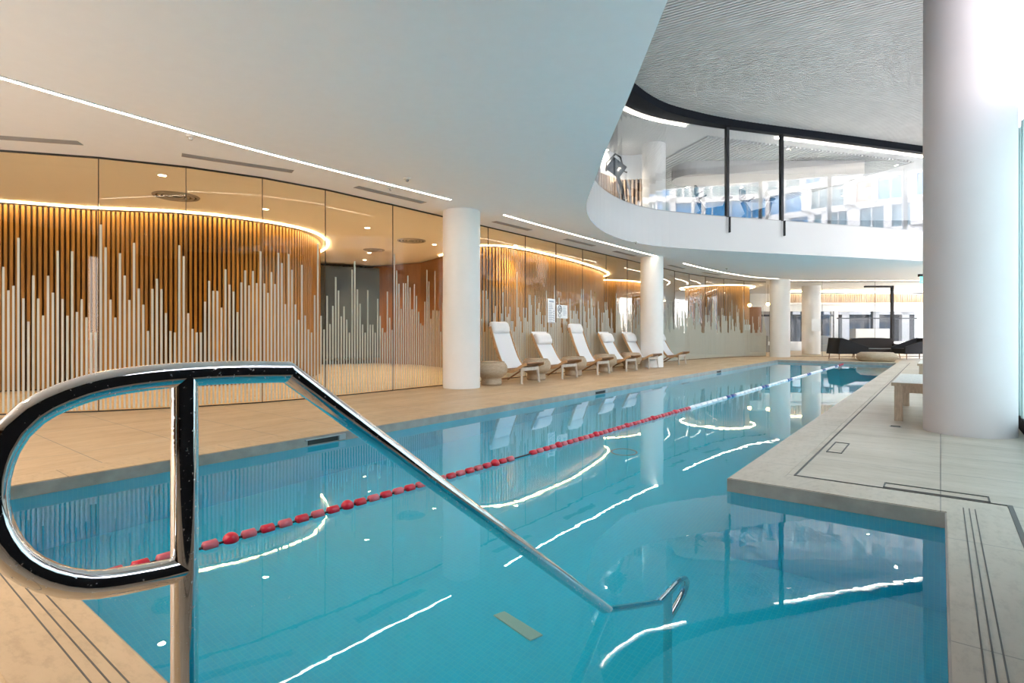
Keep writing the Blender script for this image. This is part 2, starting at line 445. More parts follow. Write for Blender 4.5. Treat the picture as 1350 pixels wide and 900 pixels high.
struct(c.build('trim_14', 'coping_face_stone'), 'grey stone edge just above the water', 'coping')
# grooves and slot drains
g = MB(); gz = .0065
for x in (.105, .132, .159): g.box((x, Y0 - .1, 0), (x + .005, YJ + .14, gz))
for y in (.60, .565, .53): g.box((XL - .1, y, 0), (XN - .02, y + .004, gz))
g.box((-.855, YJ + .36, 0), (-.843, YF + .3, gz)); g.box((-.855, YJ + .36, 0), (.335, YJ + .368, gz)); g.box((.32, -2, 0), (.345, YJ + .368, gz))
for x0, x1, y0, y1 in ((-.31, .245, 4.52, 4.66), (-.80, -.68, 5.56, 6.1)):
    for lo, hi in (((x0, y0), (x1, y0 + .008)), ((x0, y1 - .008), (x1, y1)), ((x0, y0), (x0 + .008, y1)), ((x1 - .008, y0), (x1, y1))): g.box((*lo, 0), (*hi, gz))
struct(g.build('trim_2', 'dark_joint'), 'dark slot drains and grooves in the deck', 'drain')
# ---------------------------------------------------------------- pool shell and water
outl = [(XL, Y0), (XN, Y0), (XN, YJ), (XR, YJ), (XR, YF), (XL, YF)]
p = MB(); p.box((XL - .25, Y0 - .25, FLOOR - .2), (XN + .25, YF + .25, FLOOR))
for lo, hi in (((XL - .25, Y0 - .25), (XL, YF + .25)), ((XL, YF), (XR, YF + .25)), ((XR, YJ), (XN + .25, YF + .25)), ((XN, Y0 - .25), (XN + .25, YJ)), ((XL, Y0 - .25), (XN, Y0))):
    p.box((*lo, FLOOR), (*hi, -.1))
struct(p.build('floor_pool', 'pool_mosaic'), 'turquoise mosaic basin of the pool', 'pool')
w_ = MB(); k = .01
w_.prism([(XL - k, Y0 - k), (XN + k, Y0 - k), (XN + k, YJ + k), (XR + k, YJ + k), (XR + k, YF + k), (XL - k, YF + k)], FLOOR - .05, WATER)
wo = struct(w_.build('water', 'water'), 'calm clear turquoise water of the pool', 'water')

# ---------------------------------------------------------------- low ceiling, upstand, upper ceiling, roof
c = MB(); c.prism([(-20, -4), (WX + .02, -4)] + void + [(WX + .02, 40), (-20, 40)], ZC, ZG)
struct(c.build('ceiling', 'ceiling_white'), 'smooth white low ceiling over the deck', 'ceiling')
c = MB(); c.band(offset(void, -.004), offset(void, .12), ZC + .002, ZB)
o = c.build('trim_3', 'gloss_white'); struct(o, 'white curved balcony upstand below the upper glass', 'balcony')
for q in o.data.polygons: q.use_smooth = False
c = MB(); c.strip(offset(void, .05), .035, ZB, ZB + .03); struct(c.build('trim_4', 'vent_grey'), 'grey sill rail under the upper glass', 'rail')
inner = []
for i, q in enumerate(void):
    d = (Vector(q) - Vector((-6.4, 12.6))).length
    inner.append(.02 + .38 * math.exp(-(d / 3.0) ** 2))
nin = []
for i, q in enumerate(void):
    a = Vector(void[max(i - 1, 0)]); b2 = Vector(void[min(i + 1, len(void) - 1)]); t = (b2 - a).normalized()
    nin.append((q[0] + t.y * inner[i], q[1] - t.x * inner[i]))
c = MB(); c.band(nin, offset(void, .16), ZT, ZR + .02); struct(c.build('trim_5', 'black_band'), 'black band between upper glass and ribbed ceiling', 'trim')
c = MB(); c.box((-12, -4, ZR + .06), (-.12, 33, ZR + .12))
ang = math.radians(8.1)
Rm = Matrix.Translation((-2.6, 11, 0)) @ Matrix.Rotation(ang, 4, 'Z')
slat = []
for i in range(-150, 152):
    y = i * .09
    slat.append((y, -4.6 if True else 0, 2.6))
def clip_slat(y):
    # keep each slat over the void: sample along its length
    xs = [x * .1 for x in range(-60, 40)]
    ok = []
    for x in xs:
        P_ = Rm @ Vector((x, y, 0))
        if P_.x > -.12 or P_.x < -6.9 or P_.y < -.5 or P_.y > 24.6: continue
        ok.append(x)
    return (min(ok), max(ok)) if len(ok) > 2 else None
for y, _, _ in slat:
    r_ = clip_slat(y)
    if r_: c.box((r_[0], y - .026, ZR), (r_[1], y + .026, ZR + .065), Rm)
struct(c.build('ceiling', 'rib_grey'), 'grey ribbed upper ceiling above the pool void', 'ceiling')
c = MB(); c.box((-20, -4, ZR + .12), (WX + .3, 40, ZR + .4)); struct(c.build('roof', 'concrete'))
c = MB(); c.box((-.12, -4, ZR - .06), (.62, 33, ZR + .12)); struct(c.build('trim_6', 'black_band'), 'dark edge beam of the upper ceiling', 'trim')

# ---------------------------------------------------------------- pillars
def pillar(x, y, r, z0, z1, label, mat='pillar_white'):
    p = MB(); p.lathe([(r, 0), (r, z1 - z0)], 64)
    o = p.build('pillar', mat, None, (x, y, z0)); struct(o, label, 'pillar'); return o
pillar(-7.33, 7.85, .36, 0, ZC + .02, 'round white pillar left of the row of lounge chairs')
pillar(-7.10, 16.25, .345, 0, ZC + .02, 'round white pillar between the last two lounge chairs')
pillar(-5.62, 26.6, .41, 0, ZC + .02, 'round white pillar at the far end of the pool')
pillar(.235, 7.60, .39, 0, ZR - .05, 'tall round white pillar beside the facade', 'pillar_white_dimmed')

# ---------------------------------------------------------------- glass walls of the left side, with frosted stripes
HTS = [1.0, 1.12, 1.25, 1.42, 1.58, 1.72, 1.9, 2.05, 2.2, 2.42]
WTS = [2, 3, 5, 6, 7, 6, 6, 5, 4, 1]
arc = 0; wn = 0
def glass_pane(a, b2, z0, z1, mat, name, th=.012, joint=True):
    a = Vector((a[0], a[1], 0)); b2 = Vector((b2[0], b2[1], 0)); L = (b2 - a).length; ang = math.atan2(b2.y - a.y, b2.x - a.x)
    p = MB(); p.box((.006, -th / 2, z0), (L - .006, th / 2, z1))
    o = p.build(name, mat, None, (a.x, a.y, 0)); o.rotation_euler = (0, 0, ang); o['kind'] = 'structure'
    return o, L
def stripes(o, L, dense=1.0):
    s = MB(); n = max(1, round(L / .0535)); st = L / n
    prev = None
    for i in range(n):
        h = random.choices(HTS, WTS)[0]
        if prev is not None and random.random() < .35: h = max(.98, prev - random.choice((.22, .24, .3)))
        prev = h
        wd = .013 * dense
        s.box((st * (i + .5) - wd, -.0125, .03), (st * (i + .5) + wd, -.0085, h + .08))
    s.build('frosted_stripes', 'frosted_film', o)
for i, (a, b2) in enumerate(zip(glass_pts, glass_pts[1:])):
    wn += 1
    o, L = glass_pane(a, b2, .015, ZC - .012, 'glass_bronze' if i < 16 else 'glass_clear', 'window_%d' % wn)
    o['label'] = 'tall frameless glass pane with frosted stripes'; o['category'] = 'window'
    stripes(o, L, 1.0 if i < 9 else (1.25 if i < 16 else 1.5))
    s = MB(); s.box((-.004, -.008, .0), (.004, .008, ZC - .005)); s.build('seal', 'seal_black', o)
for i, (a, b2) in enumerate(zip(far_pts, far_pts[1:])):
    wn += 1
    o, L = glass_pane(a, b2, .015, ZC - .012, 'glass_clear', 'window_%d' % wn); o['label'] = 'clear glass pane of the far wall'; o['category'] = 'window'
    s = MB(); s.box((-.004, -.008, .0), (.004, .008, ZC - .005)); s.build('seal', 'seal_black', o)
c = MB(); c.strip(glass_pts, .014, ZC - .022, ZC + .001); c.strip(far_pts, .014, ZC - .022, ZC + .001)
c.strip(glass_pts, .012, -.004, .015); c.strip(far_pts, .012, -.004, .015)
struct(c.build('trim_7', 'seal_black'), 'dark channels holding the glass walls', 'trim')

# ---------------------------------------------------------------- upper balcony glass
gl = offset(void, .05)
cut = [q for q in gl]
arcs = [0]
for a, b2 in zip(cut, cut[1:]): arcs.append(arcs[-1] + (Vector(b2) - Vector(a)).length)
def at_arc(s):
    for i in range(len(cut) - 1):
        if arcs[i + 1] >= s:
            u = (s - arcs[i]) / max(1e-9, arcs[i + 1] - arcs[i]); return (cut[i][0] + (cut[i + 1][0] - cut[i][0]) * u, cut[i][1] + (cut[i + 1][1] - cut[i][1]) * u)
    return cut[-1]
def arc_near(pt):
    return min(range(len(cut)), key=lambda i: (Vector(cut[i]) - Vector(pt)).length)
sM1, sM2 = arcs[arc_near((-4.82, 16.36))], arcs[arc_near((-3.9, 17.9))]
marks = [arcs[-1] * 0 + .2]
s0 = .2
while s0 + 1.55 < sM1 - .5: s0 += 1.25; marks.append(s0)
marks += [sM1, sM2]
s0 = sM2
while s0 + 1.25 < arcs[-1] - .1: s0 += 1.22; marks.append(s0)
marks.append(arcs[-1] - .05)
for k_, (s0, s1) in enumerate(zip(marks, marks[1:])):
    n = max(1, int((s1 - s0) / .22)); path = [at_arc(s0 + .005 + (s1 - s0 - .01) * i / n) for i in range(n + 1)]
    wn += 1
    p = MB(); p.strip(path, .008, ZB + .03, ZT + .002); o = p.build('window_%d' % wn, 'glass_balcony'); struct(o, 'upper balcony glass pane above the white upstand', 'window')
for sM in (sM1, sM2):
    x, y = at_arc(sM); p = MB(); p.box((-.045, -.05, 0), (.045, .05, ZT - ZB)); p.box((-.008, -.16, -.45), (.008, -.08, .0))
    o = p.build('trim_8', 'mullion_dark', None, (x, y, ZB)); o.rotation_euler = (0, 0, math.atan2(6.56, 4.61)); struct(o, 'dark upright mullion of the balcony glass', 'mullion')

# ---------------------------------------------------------------- facade on the right: teal channel glass below, clear glazing with white frames above
p = MB(); p.box((WX - .02, -4, 0), (WX + .3, 33, .14)); struct(p.build('baseboard_right', 'black_band'), 'dark plinth under the teal glass', 'baseboard')
y = 3.1; i = 0
while y < 24.4:
    p = MB(); p.box((-.006, 0, 0), (.006, .275, 3.22)); p.box((-.05, 0, 0), (.006, .008, 3.22))
    o = p.build('window_90', 'glass_teal', None, (WX + .03, y, .10)); o.rotation_euler = (0, 0, math.radians(7)); struct(o, 'teal channel glass plank of the facade', 'window')
    y += .272; i += 1
p = MB()
for yy in [-3.9, -1.5, .9, 3.3, 5.7, 8.1, 10.5, 12.9, 15.3, 17.7, 20.1, 22.5, 24.9, 27.3, 29.7, 32.1]: p.box((WX + .10, yy - .06, 0), (WX + .28, yy + .06, ZR + .1))
p.box((WX + .10, -4, 3.34), (WX + .28, 33, 3.50)); p.box((WX + .10, -4, 6.75), (WX + .28, 33, ZR + .1))
struct(p.build('wall_right', 'frame_white'), 'white frame of the glazed facade', 'facade')
wn += 1
p = MB(); p.box((WX + .18, .9, 3.5), (WX + .195, 33, 6.8)); p.box((WX + .18, 24.5, .14), (WX + .195, 33, 3.36))
struct(p.build('window_%d' % wn, 'glass_facade'), 'clear glazing of the facade', 'window')
p = MB(); p.box((WX + .03, -4, 3.4), (WX + .28, .9, ZR + .1)); p.box((WX + .03, -4, .14), (WX + .09, 3.08, 3.4)); struct(p.build('wall_right', 'black_band'), 'dark end panels of the facade beside the camera', 'wall')
# wall behind the camera: dark panelling with two tall windows
p = MB()
for x0, x1 in ((-20, -9.2), (-7.6, -5.2), (-4.0, .72)): p.box((x0, -4.1, 0), (x1, -3.9, ZR + .1))
for x0, x1 in ((-9.2, -7.6), (-5.2, -4.0)): p.box((x0, -4.1, 2.9), (x1, -3.9, ZR + .1)); p.box((x0, -4.1, 0), (x1, -3.9, .1))
struct(p.build('wall_near', 'timber_dark'), 'dark wall at the near end', 'wall')
# outer walls
p = MB(); p.box((-20.2, -4, -.2), (-20, 40, ZR + .3)); struct(p.build('wall_left', 'timber_dark'))
p = MB(); p.box((-20, 40, -.2), (-9, 40.2, ZR + .3)); struct(p.build('wall_far', 'gym_grey'))

# ---------------------------------------------------------------- timber pods behind the left glass
def pod(path, name, label, z1=ZC - .03, mat='timber', plain=False):
    path = smooth_path(path, .12)
    p = MB(); p.strip(path, .02, 0, z1)
    o = p.build(name, 'timber_dark' if not plain else mat); struct(o, label, 'wall')
    if not plain:
        s = MB(); pts = resample(path, .082)
        for a, b2 in zip(pts, pts[1:]):
            t = (b2 - a).normalized(); n = Vector((t.y, -t.x)); q = a + n * .045
            an = math.atan2(t.y, t.x)
            s.box((-.022, -.025, .02), (.022, .025, z1), Matrix.Translation((q.x, q.y, 0)) @ Matrix.Rotation(an, 4, 'Z'))
        s.build('battens', mat, o)
    # warm cove line along the head of the wall
    return path
def cove(path, d, label, a=0, b2=None, mat='led_soft', w=.016):
    pth = offset(path, d)[a:b2]
    s = MB(); s.strip(pth, w, ZC - .03, ZC - .004)
    o = s.build('light_strip', mat); tag(o, label, 'light', 'cove lights along the timber walls'); return o
podA = pod([(-16.5, -2.5), (-14.6, .4), (-13.40, 2.2), (-12.70, 3.45), (-11.8, 4.55), (-11.42, 5.7), (-11.55, 6.9), (-12.35, 7.9), (-13.6, 8.7), (-15.2, 9.2)], 'wall_pod', 'curved timber batten wall behind the nearest glass')
cove(podA, -.25, 'warm light line along the curved timber wall left of the pillar')
podB = pod([(-15.3, 13.3), (-12.0, 12.1), (-10.1, 11.35), (-9.66, 11.45), (-9.45, 11.9), (-9.40, 13.0), (-9.55, 15.0), (-9.95, 17.4), (-10.35, 18.9), (-11.0, 20.0), (-12.3, 20.5)], 'wall_pod', 'curved timber batten wall behind the lounge chairs')
cove(podB, -.25, 'warm light line above the timber wall behind the lounge chairs', 30)
podC = pod([(-14, 21.2), (-12.2, 21.6), (-11.3, 22.6), (-11.1, 24.4), (-11.6, 26.5), (-13, 28)], 'wall_pod', 'timber batten wall behind the pillar between the chairs')
cove(podC, -.25, 'warm light line on the timber wall behind the second pillar')
cc = far(10.6, 28.6)
podD = pod([(cc.x + 1.5 * math.cos(a), cc.y + 1.5 * math.sin(a)) for a in [math.radians(d) for d in range(-200, 151, 25)]], 'wall_pod', 'round timber drum behind the far glass')
cove(podD, -.3, 'warm ring of light on the round timber drum')
p = MB(); p.strip([(-16.6, 12.2), (-13.6, 12.62), (-12.0, 12.04), (-10.2, 11.28)], .03, 0, ZC - .02)
struct(p.build('wall_panel', 'timber_plain'), 'plain brown timber wall beside the near recess', 'wall')
# dark louvred windows at the back of the recess
p = MB()
bx = lambda l0, l1, t, z0, z1, d=.05: None
L0 = Vector((-17.6, 8.5)); L1 = Vector((-15.2, 13.3)); dl = (L1 - L0).normalized(); Lr = (L1 - L0).length
Mr = Matrix.Translation((L0.x, L0.y, 0)) @ Matrix.Rotation(math.atan2(dl.y, dl.x), 4, 'Z')
for k_ in range(30): p.box((k_ * .18, -.05, .02), (k_ * .18 + (.09 if k_ % 6 else .02), .05, ZC - .05), Mr)
p.box((0, -.05, 0), (Lr, .05, .12), Mr)
for k_ in range(8): p.box((0, -.03, 2.5 + k_ * .1), (Lr, .03, 2.54 + k_ * .1), Mr)
struct(p.build('wall_recess', 'timber_dark'), 'dark louvred wall at the back of the recess', 'wall')
wn += 1
p = MB(); p.box((.2, -.25, .2), (Lr - .2, -.22, ZC - .1), Mr)
struct(p.build('window_%d' % wn, 'gym_screen'))

# ---------------------------------------------------------------- ceiling light lines, vents, detectors
def line_light(path, label):
    path = smooth_path(path, .4); root = empty('ceiling_light', (path[0][0], path[0][1], ZC))
    tag(root, label, 'light', 'recessed light lines in the low ceiling')
    off = lambda pts: [(x - path[0][0], y - path[0][1]) for x, y in pts]
    a = MB(); a.strip(off(path), .021, -.006, .004); a.build('diffuser', 'led_warm', root)
    b_ = MB(); b_.strip(off(offset(path, .034)), .007, -.012, .004); b_.strip(off(offset(path, -.034)), .007, -.012, .004); b_.build('trim_frame', 'frame_white', root)
line_light([(-6.4, -1.6), (-6.70, .2), (-6.85, 1.6), (-6.93, 3.4), (-6.88, 5.2), (-6.80, 7.02)], 'long warm light line in the ceiling left of the nearest pillar')
line_light([(-6.84, 8.57), (-6.88, 11.0), (-6.88, 13.5), (-6.84, 16.1)], 'warm light line in the ceiling above the lounge chairs')
line_light([(-6.82, 18.2), (-6.74, 20.3), (-6.55, 22.4), (-6.15, 24.5), (-5.5, 25.9)], 'curved warm light line in the ceiling near the far pillar')
line_light([far(12.2, 24.6)[:2], far(18.6, 24.6)[:2]], 'warm light line along the head of the far glass wall')
def vent(x0, y0, x1, y1, label):
    L = math.hypot(x1 - x0, y1 - y0); root = empty('ceiling_vent', ((x0 + x1) / 2, (y0 + y1) / 2, ZC), math.atan2(y1 - y0, x1 - x0))
    tag(root, label, 'vent', 'slot vents in the low ceiling')
    a = MB(); a.box((-L / 2, -.075, -.006), (L / 2, -.062, .002)); a.box((-L / 2, .062, -.006), (L / 2, .075, .002)); a.box((-L / 2, -.075, -.006), (-L / 2 + .012, .075, .002)); a.box((L / 2 - .012, -.075, -.006), (L / 2, .075, .002)); a.build('frame', 'vent_grey', root)
    a = MB(); a.box((-L / 2, -.065, -.002), (L / 2, .065, .001)); a.build('backing', 'vent_dark', root)
    for k_ in range(4): a = MB(); a.box((-L / 2 + .01, -.052 + k_ * .03, -.008), (L / 2 - .01, -.038 + k_ * .03, 0)); a.build('slat', 'vent_grey', root)
VT = [((-9.3, 1.0), (-8.40, 2.12), 'slot vent above the glass at the left edge of the photo'), ((-7.9, 3.08), (-7.44, 4.39), 'slot vent above the curved glass, second from the left'), ((-7.41, 5.47), (-7.36, 6.89), 'slot vent just before the nearest pillar'),
      ((-7.42, 8.95), (-7.40, 10.2), 'slot vent just beyond the nearest pillar'), ((-7.40, 11.7), (-7.38, 13.1), 'slot vent above the third lounge chair'), ((-7.38, 14.3), (-7.36, 15.6), 'slot vent just before the second pillar'),
      ((-7.40, 18.4), (-7.40, 19.8), 'slot vent just beyond the second pillar'), ((-7.25, 21.4), (-7.05, 22.8), 'slot vent nearest the far pillar')]
for a, b2, l in VT: vent(*a, *b2, l)
def detector(x, y, label):
    root = empty('detector', (x, y, ZC)); tag(root, label, 'detector', 'small ceiling detectors')
    a = MB(); a.lathe([(.055, .002), (.055, -.012), (.045, -.02)], 20); a.build('base', 'detector_white', root)
    a = MB(); a.lathe([(.022, -.018), (.026, -.04), (.012, -.055)], 16); a.build('sensor', 'vent_grey', root)
detector(-7.05, 2.85, 'small white detector beside the long light line, nearest the camera')
detector(-6.40, 5.65, 'small white detector right of the long light line, before the pillar')
detector(-7.01, 5.84, 'small white detector between light line and vent before the pillar')
detector(-6.2, 13.2, 'small white detector right of the second light line')
detector(-6.1, 20.5, 'small white detector beside the curved light line')
def downlight(x, y, z, label, group, r=.05, power=0, col=(1, .8, .55)):
    root = empty('downlight', (x, y, z)); tag(root, label, 'light', group)
    a = MB(); a.lathe([(r + .02, .002), (r + .02, -.008), (r, -.008), (r, .002)], 24); a.build('ring', 'frame_white', root)
    a = MB(); a.lathe([(r, .001), (r, -.005)], 24); a.build('lamp', 'downlight', root)
    if power:
        ld = bpy.data.lights.new('lamp', 'SPOT'); ld.energy = power; ld.color = col; ld.spot_size = 2.2; ld.spot_blend = .8; ld.shadow_soft_size = .06
        lo = bpy.data.objects.new('bulb', ld); COL.objects.link(lo); lo.parent = root; lo.location = (0, 0, -.03)
RD = [(-9.15, 3.3, 'ceiling downlight behind the third glass pane from the left'), (-9.0, 11.75, 'ceiling downlight behind the glass above the first lounge chair'), (-10.1, 7.75, 'ceiling downlight in the recess left of the nearest pillar'), (-10.6, 10.3, 'ceiling downlight close behind the nearest pillar'),
      (-13.2, 10.2, 'ceiling downlight deep in the recess before the louvres'), (-14.6, 11.1, 'ceiling downlight in front of the dark louvred windows'), (-10.1, 5.4, 'ceiling downlight beside the bend of the near timber wall'), (-11.3, 1.2, 'ceiling downlight behind the glass at the left edge')]
for i, (x, y, l) in enumerate(RD): downlight(x, y, ZC, l, 'downlights behind the left glass', .055, 45 if i in (0, 6, 7) else 75)
for x, y, l in ((-3.4, -1.2, 'added ceiling downlight behind the camera over the near deck'), (-6.0, -1.8, 'added ceiling downlight behind the camera near the left glass')): downlight(x, y, ZC, l, 'added downlights over the near deck', .05, 120, (1, .82, .62))  # unseen lamps, added to warm and brighten the near deck
def diffuser(x, y, z, label, r=.36):
    root = empty('ceiling_diffuser', (x, y, z - .004)); tag(root, label, 'vent', 'round ceiling air diffusers')
    a = MB()
    for rr in (r, r * .78, r * .56, r * .34): a.lathe([(rr, .001), (rr - .012, -.018), (rr - .05, -.012), (rr - .05, .001)], 40)
    a.build('rings', 'vent_grey', root)
    a = MB(); a.lathe([(r * .97, .001), (r * .97, -.003)], 40); a.build('backing', 'vent_dark', root)
diffuser(-10.35, 3.95, ZC, 'round air diffuser behind the third glass pane')
diffuser(-10.6, 9.5, ZC, 'round air diffuser left of the nearest pillar')
diffuser(-12.6, 9.9, ZC, 'round air diffuser at the back of the near recess', .3)

# ================================================================ handrail
RX = -1.09; rr = .0225
root = empty('pool_handrail', (RX, .43, 0)); tag(root, 'polished steel handrail curving over the near pool edge into the water', 'handrail')
Yo = .43
top = [(.63, .968), (.57, .973), (.50, .974), (.43, .974), (.37, .972), (.32, .967), (.28, .959), (.245, .946), (.215, .928), (.195, .905), (.181, .88), (.172, .85), (.168, .815), (.171, .78), (.18, .748), (.195, .718), (.215, .69), (.245, .664), (.28, .645), (.32, .633), (.37, .627), (.43, .622)]
# a smoother loop
lp = smooth_path([(a, b2) for a, b2 in top[::2] + [top[-1]]], .02)
a = MB(); a.tube([(0, y - Yo, z) for y, z in lp], rr, 20); a.build('grab_loop', 'chrome', root)
slope = (.968 + .09) / (2.04 - .63)
yb = 2.57; zb = .968 - slope * (yb - .63)
a = MB(); a.tube([(0, .63 - Yo - .0, .968), (0, 2.04 - Yo, .968 - slope * (2.04 - .63)), (0, yb - Yo, zb)], rr, 20); a.ball((0, .63 - Yo, .968), rr * 1.01, 20, 12); a.build('sloping_rail', 'chrome', root)
a = MB(); a.tube([(0, 0, .004), (0, 0, .974)], rr, 20); a.build('post', 'chrome', root)
a = MB(); a.lathe([(.055, .004), (.055, .012), (.03, .03), (.024, .03)], 28); a.build('floor_flange', 'chrome', root)
lo_ = [(yb, zb), (2.68, zb), (2.80, zb), (2.86, zb - .01), (2.91, zb - .04), (2.935, zb - .09), (2.925, zb - .15), (2.88, zb - .20), (2.81, zb - .235), (2.69, zb - .28)]
a = MB(); a.tube([(0, y - Yo, z) for y, z in [lo_[0]] + smooth_path(lo_[1:], .03)], rr, 16); a.ball((0, yb - Yo, zb), rr, 16, 10); a.build('end_loop', 'chrome', root)
a = MB(); a.tube([(0, 2.69 - Yo, FLOOR), (0, 2.69 - Yo, zb)], rr, 16); a.build('pool_post', 'chrome', root)

# ================================================================ lane rope
rx = lambda y: -3.08 + (y - 1.3) * .012
root = empty('lane_rope', (rx(Y0), Y0, WATER + .006)); tag(root, 'floating lane rope of red, white and blue discs along the pool', 'lane rope')
def rp(y): return (rx(y) - rx(Y0), y - Y0, 0)
a = MB(); a.tube([rp(Y0 + .01 + (YF - Y0 - .02) * i / 40) for i in range(41)], .007, 8); a.build('cable', 'rope_black', root)
def fl(y, L, r, mat):
    a = MB(); n = 14; prof = [(r * .55, -L / 2), (r, -L / 2 + .008), (r, L / 2 - .008), (r * .55, L / 2)]
    a.lathe(prof, n); o = a.build('float', mat, root, rp(y)); o.rotation_euler = (PI / 2, 0, -.012); return o
cache = {}
def float_at(y, L, r, mat):
    k_ = (round(L, 3), mat)
    if k_ in cache:
        o = cache[k_].copy(); COL.objects.link(o); o.location = rp(y)
    else: cache[k_] = fl(y, L, r, mat)
def bead(y, mat):
    if ('b', mat) in cache: o = cache[('b', mat)].copy(); COL.objects.link(o); o.location = rp(y); return
    a = MB(); a.ball((0, 0, 0), .042, 14, 10); o = a.build('bead', mat, root, rp(y)); cache[('b', mat)] = o
y = .80; i = 0
while y < 8.3:
    if 3.95 < y < 4.2: y += .12; continue
    if i % 7 == 6: bead(y, 'red_plastic'); y += .10
    else: float_at(y, .078, .030, 'pink_plastic' if i % 2 else 'red_plastic'); y += .108
    i += 1
i = 0
while y < 22.2:
    blue = i % 9 in (7, 8)
    float_at(y, .20, .032, 'blue_plastic' if blue else 'white_plastic'); y += .255
    i += 1
while y < YF - .15: float_at(y, .078, .03, 'red_plastic'); y += .16

# ================================================================ skimmers, drains, plates
for k_, (y0, y1, l) in enumerate(((3.13, 3.48, 'dark skimmer slot in the left coping near the camera'), (9.0, 9.35, 'dark skimmer slot in the left coping below the first lounge chair'), (16.0, 16.35, 'dark skimmer slot in the left coping below the second pillar'))):
    root = empty('skimmer_slot', (XL + .022, (y0 + y1) / 2, -.050)); tag(root, l, 'skimmer', 'skimmer slots in the left coping')
    h = (y1 - y0) / 2
    a = MB(); a.box((-.002, -h, -.028), (.003, h, .025)); a.build('opening', 'seal_black', root)
    a = MB(); a.box((-.002, -h - .03, .02), (.012, h + .09, .030)); a.box((-.002, h + .01, -.03), (.010, h + .09, .022)); a.build('frame', 'steel_grey', root)
pl = MB(); pl.prism([(-2.17, 2.61), (-2.14, 2.68), (-1.83, 2.65), (-1.86, 2.57)], 0, .012)
o = pl.build('drain_cover', 'beige_plate', None, (0, 0, FLOOR)); tag(o, 'beige oblong cover on the pool floor left of the submerged handrail', 'drain cover')
pl = MB(); pl.tube([(.15 * math.cos(2 * PI * i / 32), .15 * math.sin(2 * PI * i / 32), .008) for i in range(32)], .011, 8, closed=True); o = pl.build('drain_ring', 'vent_grey', None, (-3.02, 6.1, FLOOR)); tag(o, 'round drain on the pool floor right of the lane rope', 'drain')
root = empty('floor_drain', (-.40, 7.55, 0)); tag(root, 'small floor drain in the deck before the bench leg', 'drain')
a = MB(); a.lathe([(.06, 0), (.06, .004)], 24); a.build('ring', 'steel_grey', root)
for k_ in range(3): a = MB(); a.box((-.045, -.035 + k_ * .028, .003), (.045, -.022 + k_ * .028, .006)); a.build('slot', 'seal_black', root)

# ================================================================ lounge chairs
def sweep_plate(pts, th, y0, y1):
    """a thick sheet that follows side profile pts (x,z)"""
    n = len(pts); up = []
    for i in range(n):
        a = Vector(pts[max(i - 1, 0)]); b2 = Vector(pts[min(i + 1, n - 1)]); t = (b2 - a).normalized(); up.append((pts[i][0] - t.y * th, pts[i][1] + t.x * th))
    m_ = MB(); vs = []
    for p_, q in zip(pts, up): vs += [(p_[0], y0, p_[1]), (p_[0], y1, p_[1]), (q[0], y1, q[1]), (q[0], y0, q[1])]
    fs = []
    for i in range(n - 1):
        a, b2 = i * 4, i * 4 + 4
        for k_ in range(4): l = (k_ + 1) % 4; fs.append((a + k_, a + l, b2 + l, b2 + k_))
    fs += [(3, 2, 1, 0), (n * 4 - 4, n * 4 - 3, n * 4 - 2, n * 4 - 1)]
    return m_.add(vs, fs)
def make_chair(high):
    root = empty('lounge_chair')
    W = .31
    if high: back = [(-.56, 1.235), (-.47, .98), (-.36, .70), (-.24, .46), (-.10, .30)]
    else: back = [(-.60, 1.08), (-.50, .88), (-.38, .66), (-.24, .44), (-.10, .30)]
    seat = [(-.10, .30), (.04, .275), (.20, .33), (.34, .405), (.44, .435)]
    prof = smooth_path(back + seat[1:], .05)
    for s in (-1, 1):
        y0, y1 = sorted((s * W, s * (W + .028)))
        sweep_plate([(x, z - .055) for x, z in prof], .06, y0, y1).build('side_rail', 'teak_light', root, bevel=.006)
        a = MB(); a.tube([(.28, s * (W - .03), .345), (.30, s * (W + .01), .02)], [.030, .022], 10); a.box((.275, s * (W + .01) - .02, 0), (.325, s * (W + .01) + .02, .02)); a.build('leg', 'weathered_wood', root)
        a = MB(); a.tube([(-.06, s * (W - .05), .27), (-.50, s * (W - .05), .02)], .018, 8); a.build('rear_leg', 'teak', root)
    a = MB(); a.box((.262, -W + .02, .265), (.306, W - .02, .335)); a.build('crossbar', 'weathered_wood', root, bevel=.006)
    a = MB(); a.box((-.50, -W + .05, .03), (-.46, W - .05, .065)); a.build('rear_bar', 'teak', root)
    sl = [p_ for p_ in prof if p_[0] < -.08]
    sweep_plate(sl, .018, -W + .004, W - .004).build('sling', 'sling', root)
    st = [p_ for p_ in prof if p_[0] > -.12]
    sweep_plate([(x, z - .012) for x, z in st], .022, -W, W).build('seat_panel', 'teak', root, bevel=.004)
    a = MB(); n = 12
    if high: cx, cz, ax, az, tilt = -.525, 1.17, .075, .135, .30
    else: cx, cz, ax, az, tilt = -.455, .915, .07, .145, .45
    for yy in range(n + 1): pass
    ring = 18; ys = [-.30, -.292, -.27, -.2, 0, .2, .27, .292, .30]; sc = [.25, .6, .86, .98, 1, .98, .86, .6, .25]
    vs = []
    for y_, s_ in zip(ys, sc):
        for j in range(ring):
            t = 2 * PI * j / ring; u, v = math.cos(t) * ax * s_, math.copysign(abs(math.sin(t)) ** .8, math.sin(t)) * az * (.7 + .3 * s_)
            vs.append((cx + u * math.cos(tilt) - v * math.sin(tilt), y_, cz + u * math.sin(tilt) + v * math.cos(tilt)))
    fs = [(i * ring + j, i * ring + (j + 1) % ring, (i + 1) * ring + (j + 1) % ring, (i + 1) * ring + j) for i in range(len(ys) - 1) for j in range(ring)]
    fs += [tuple(range(ring))[::-1], tuple(range((len(ys) - 1) * ring, len(ys) * ring))]
    a.add(vs, fs, True); a.build('headrest_pillow', 'cushion', root)
    return root
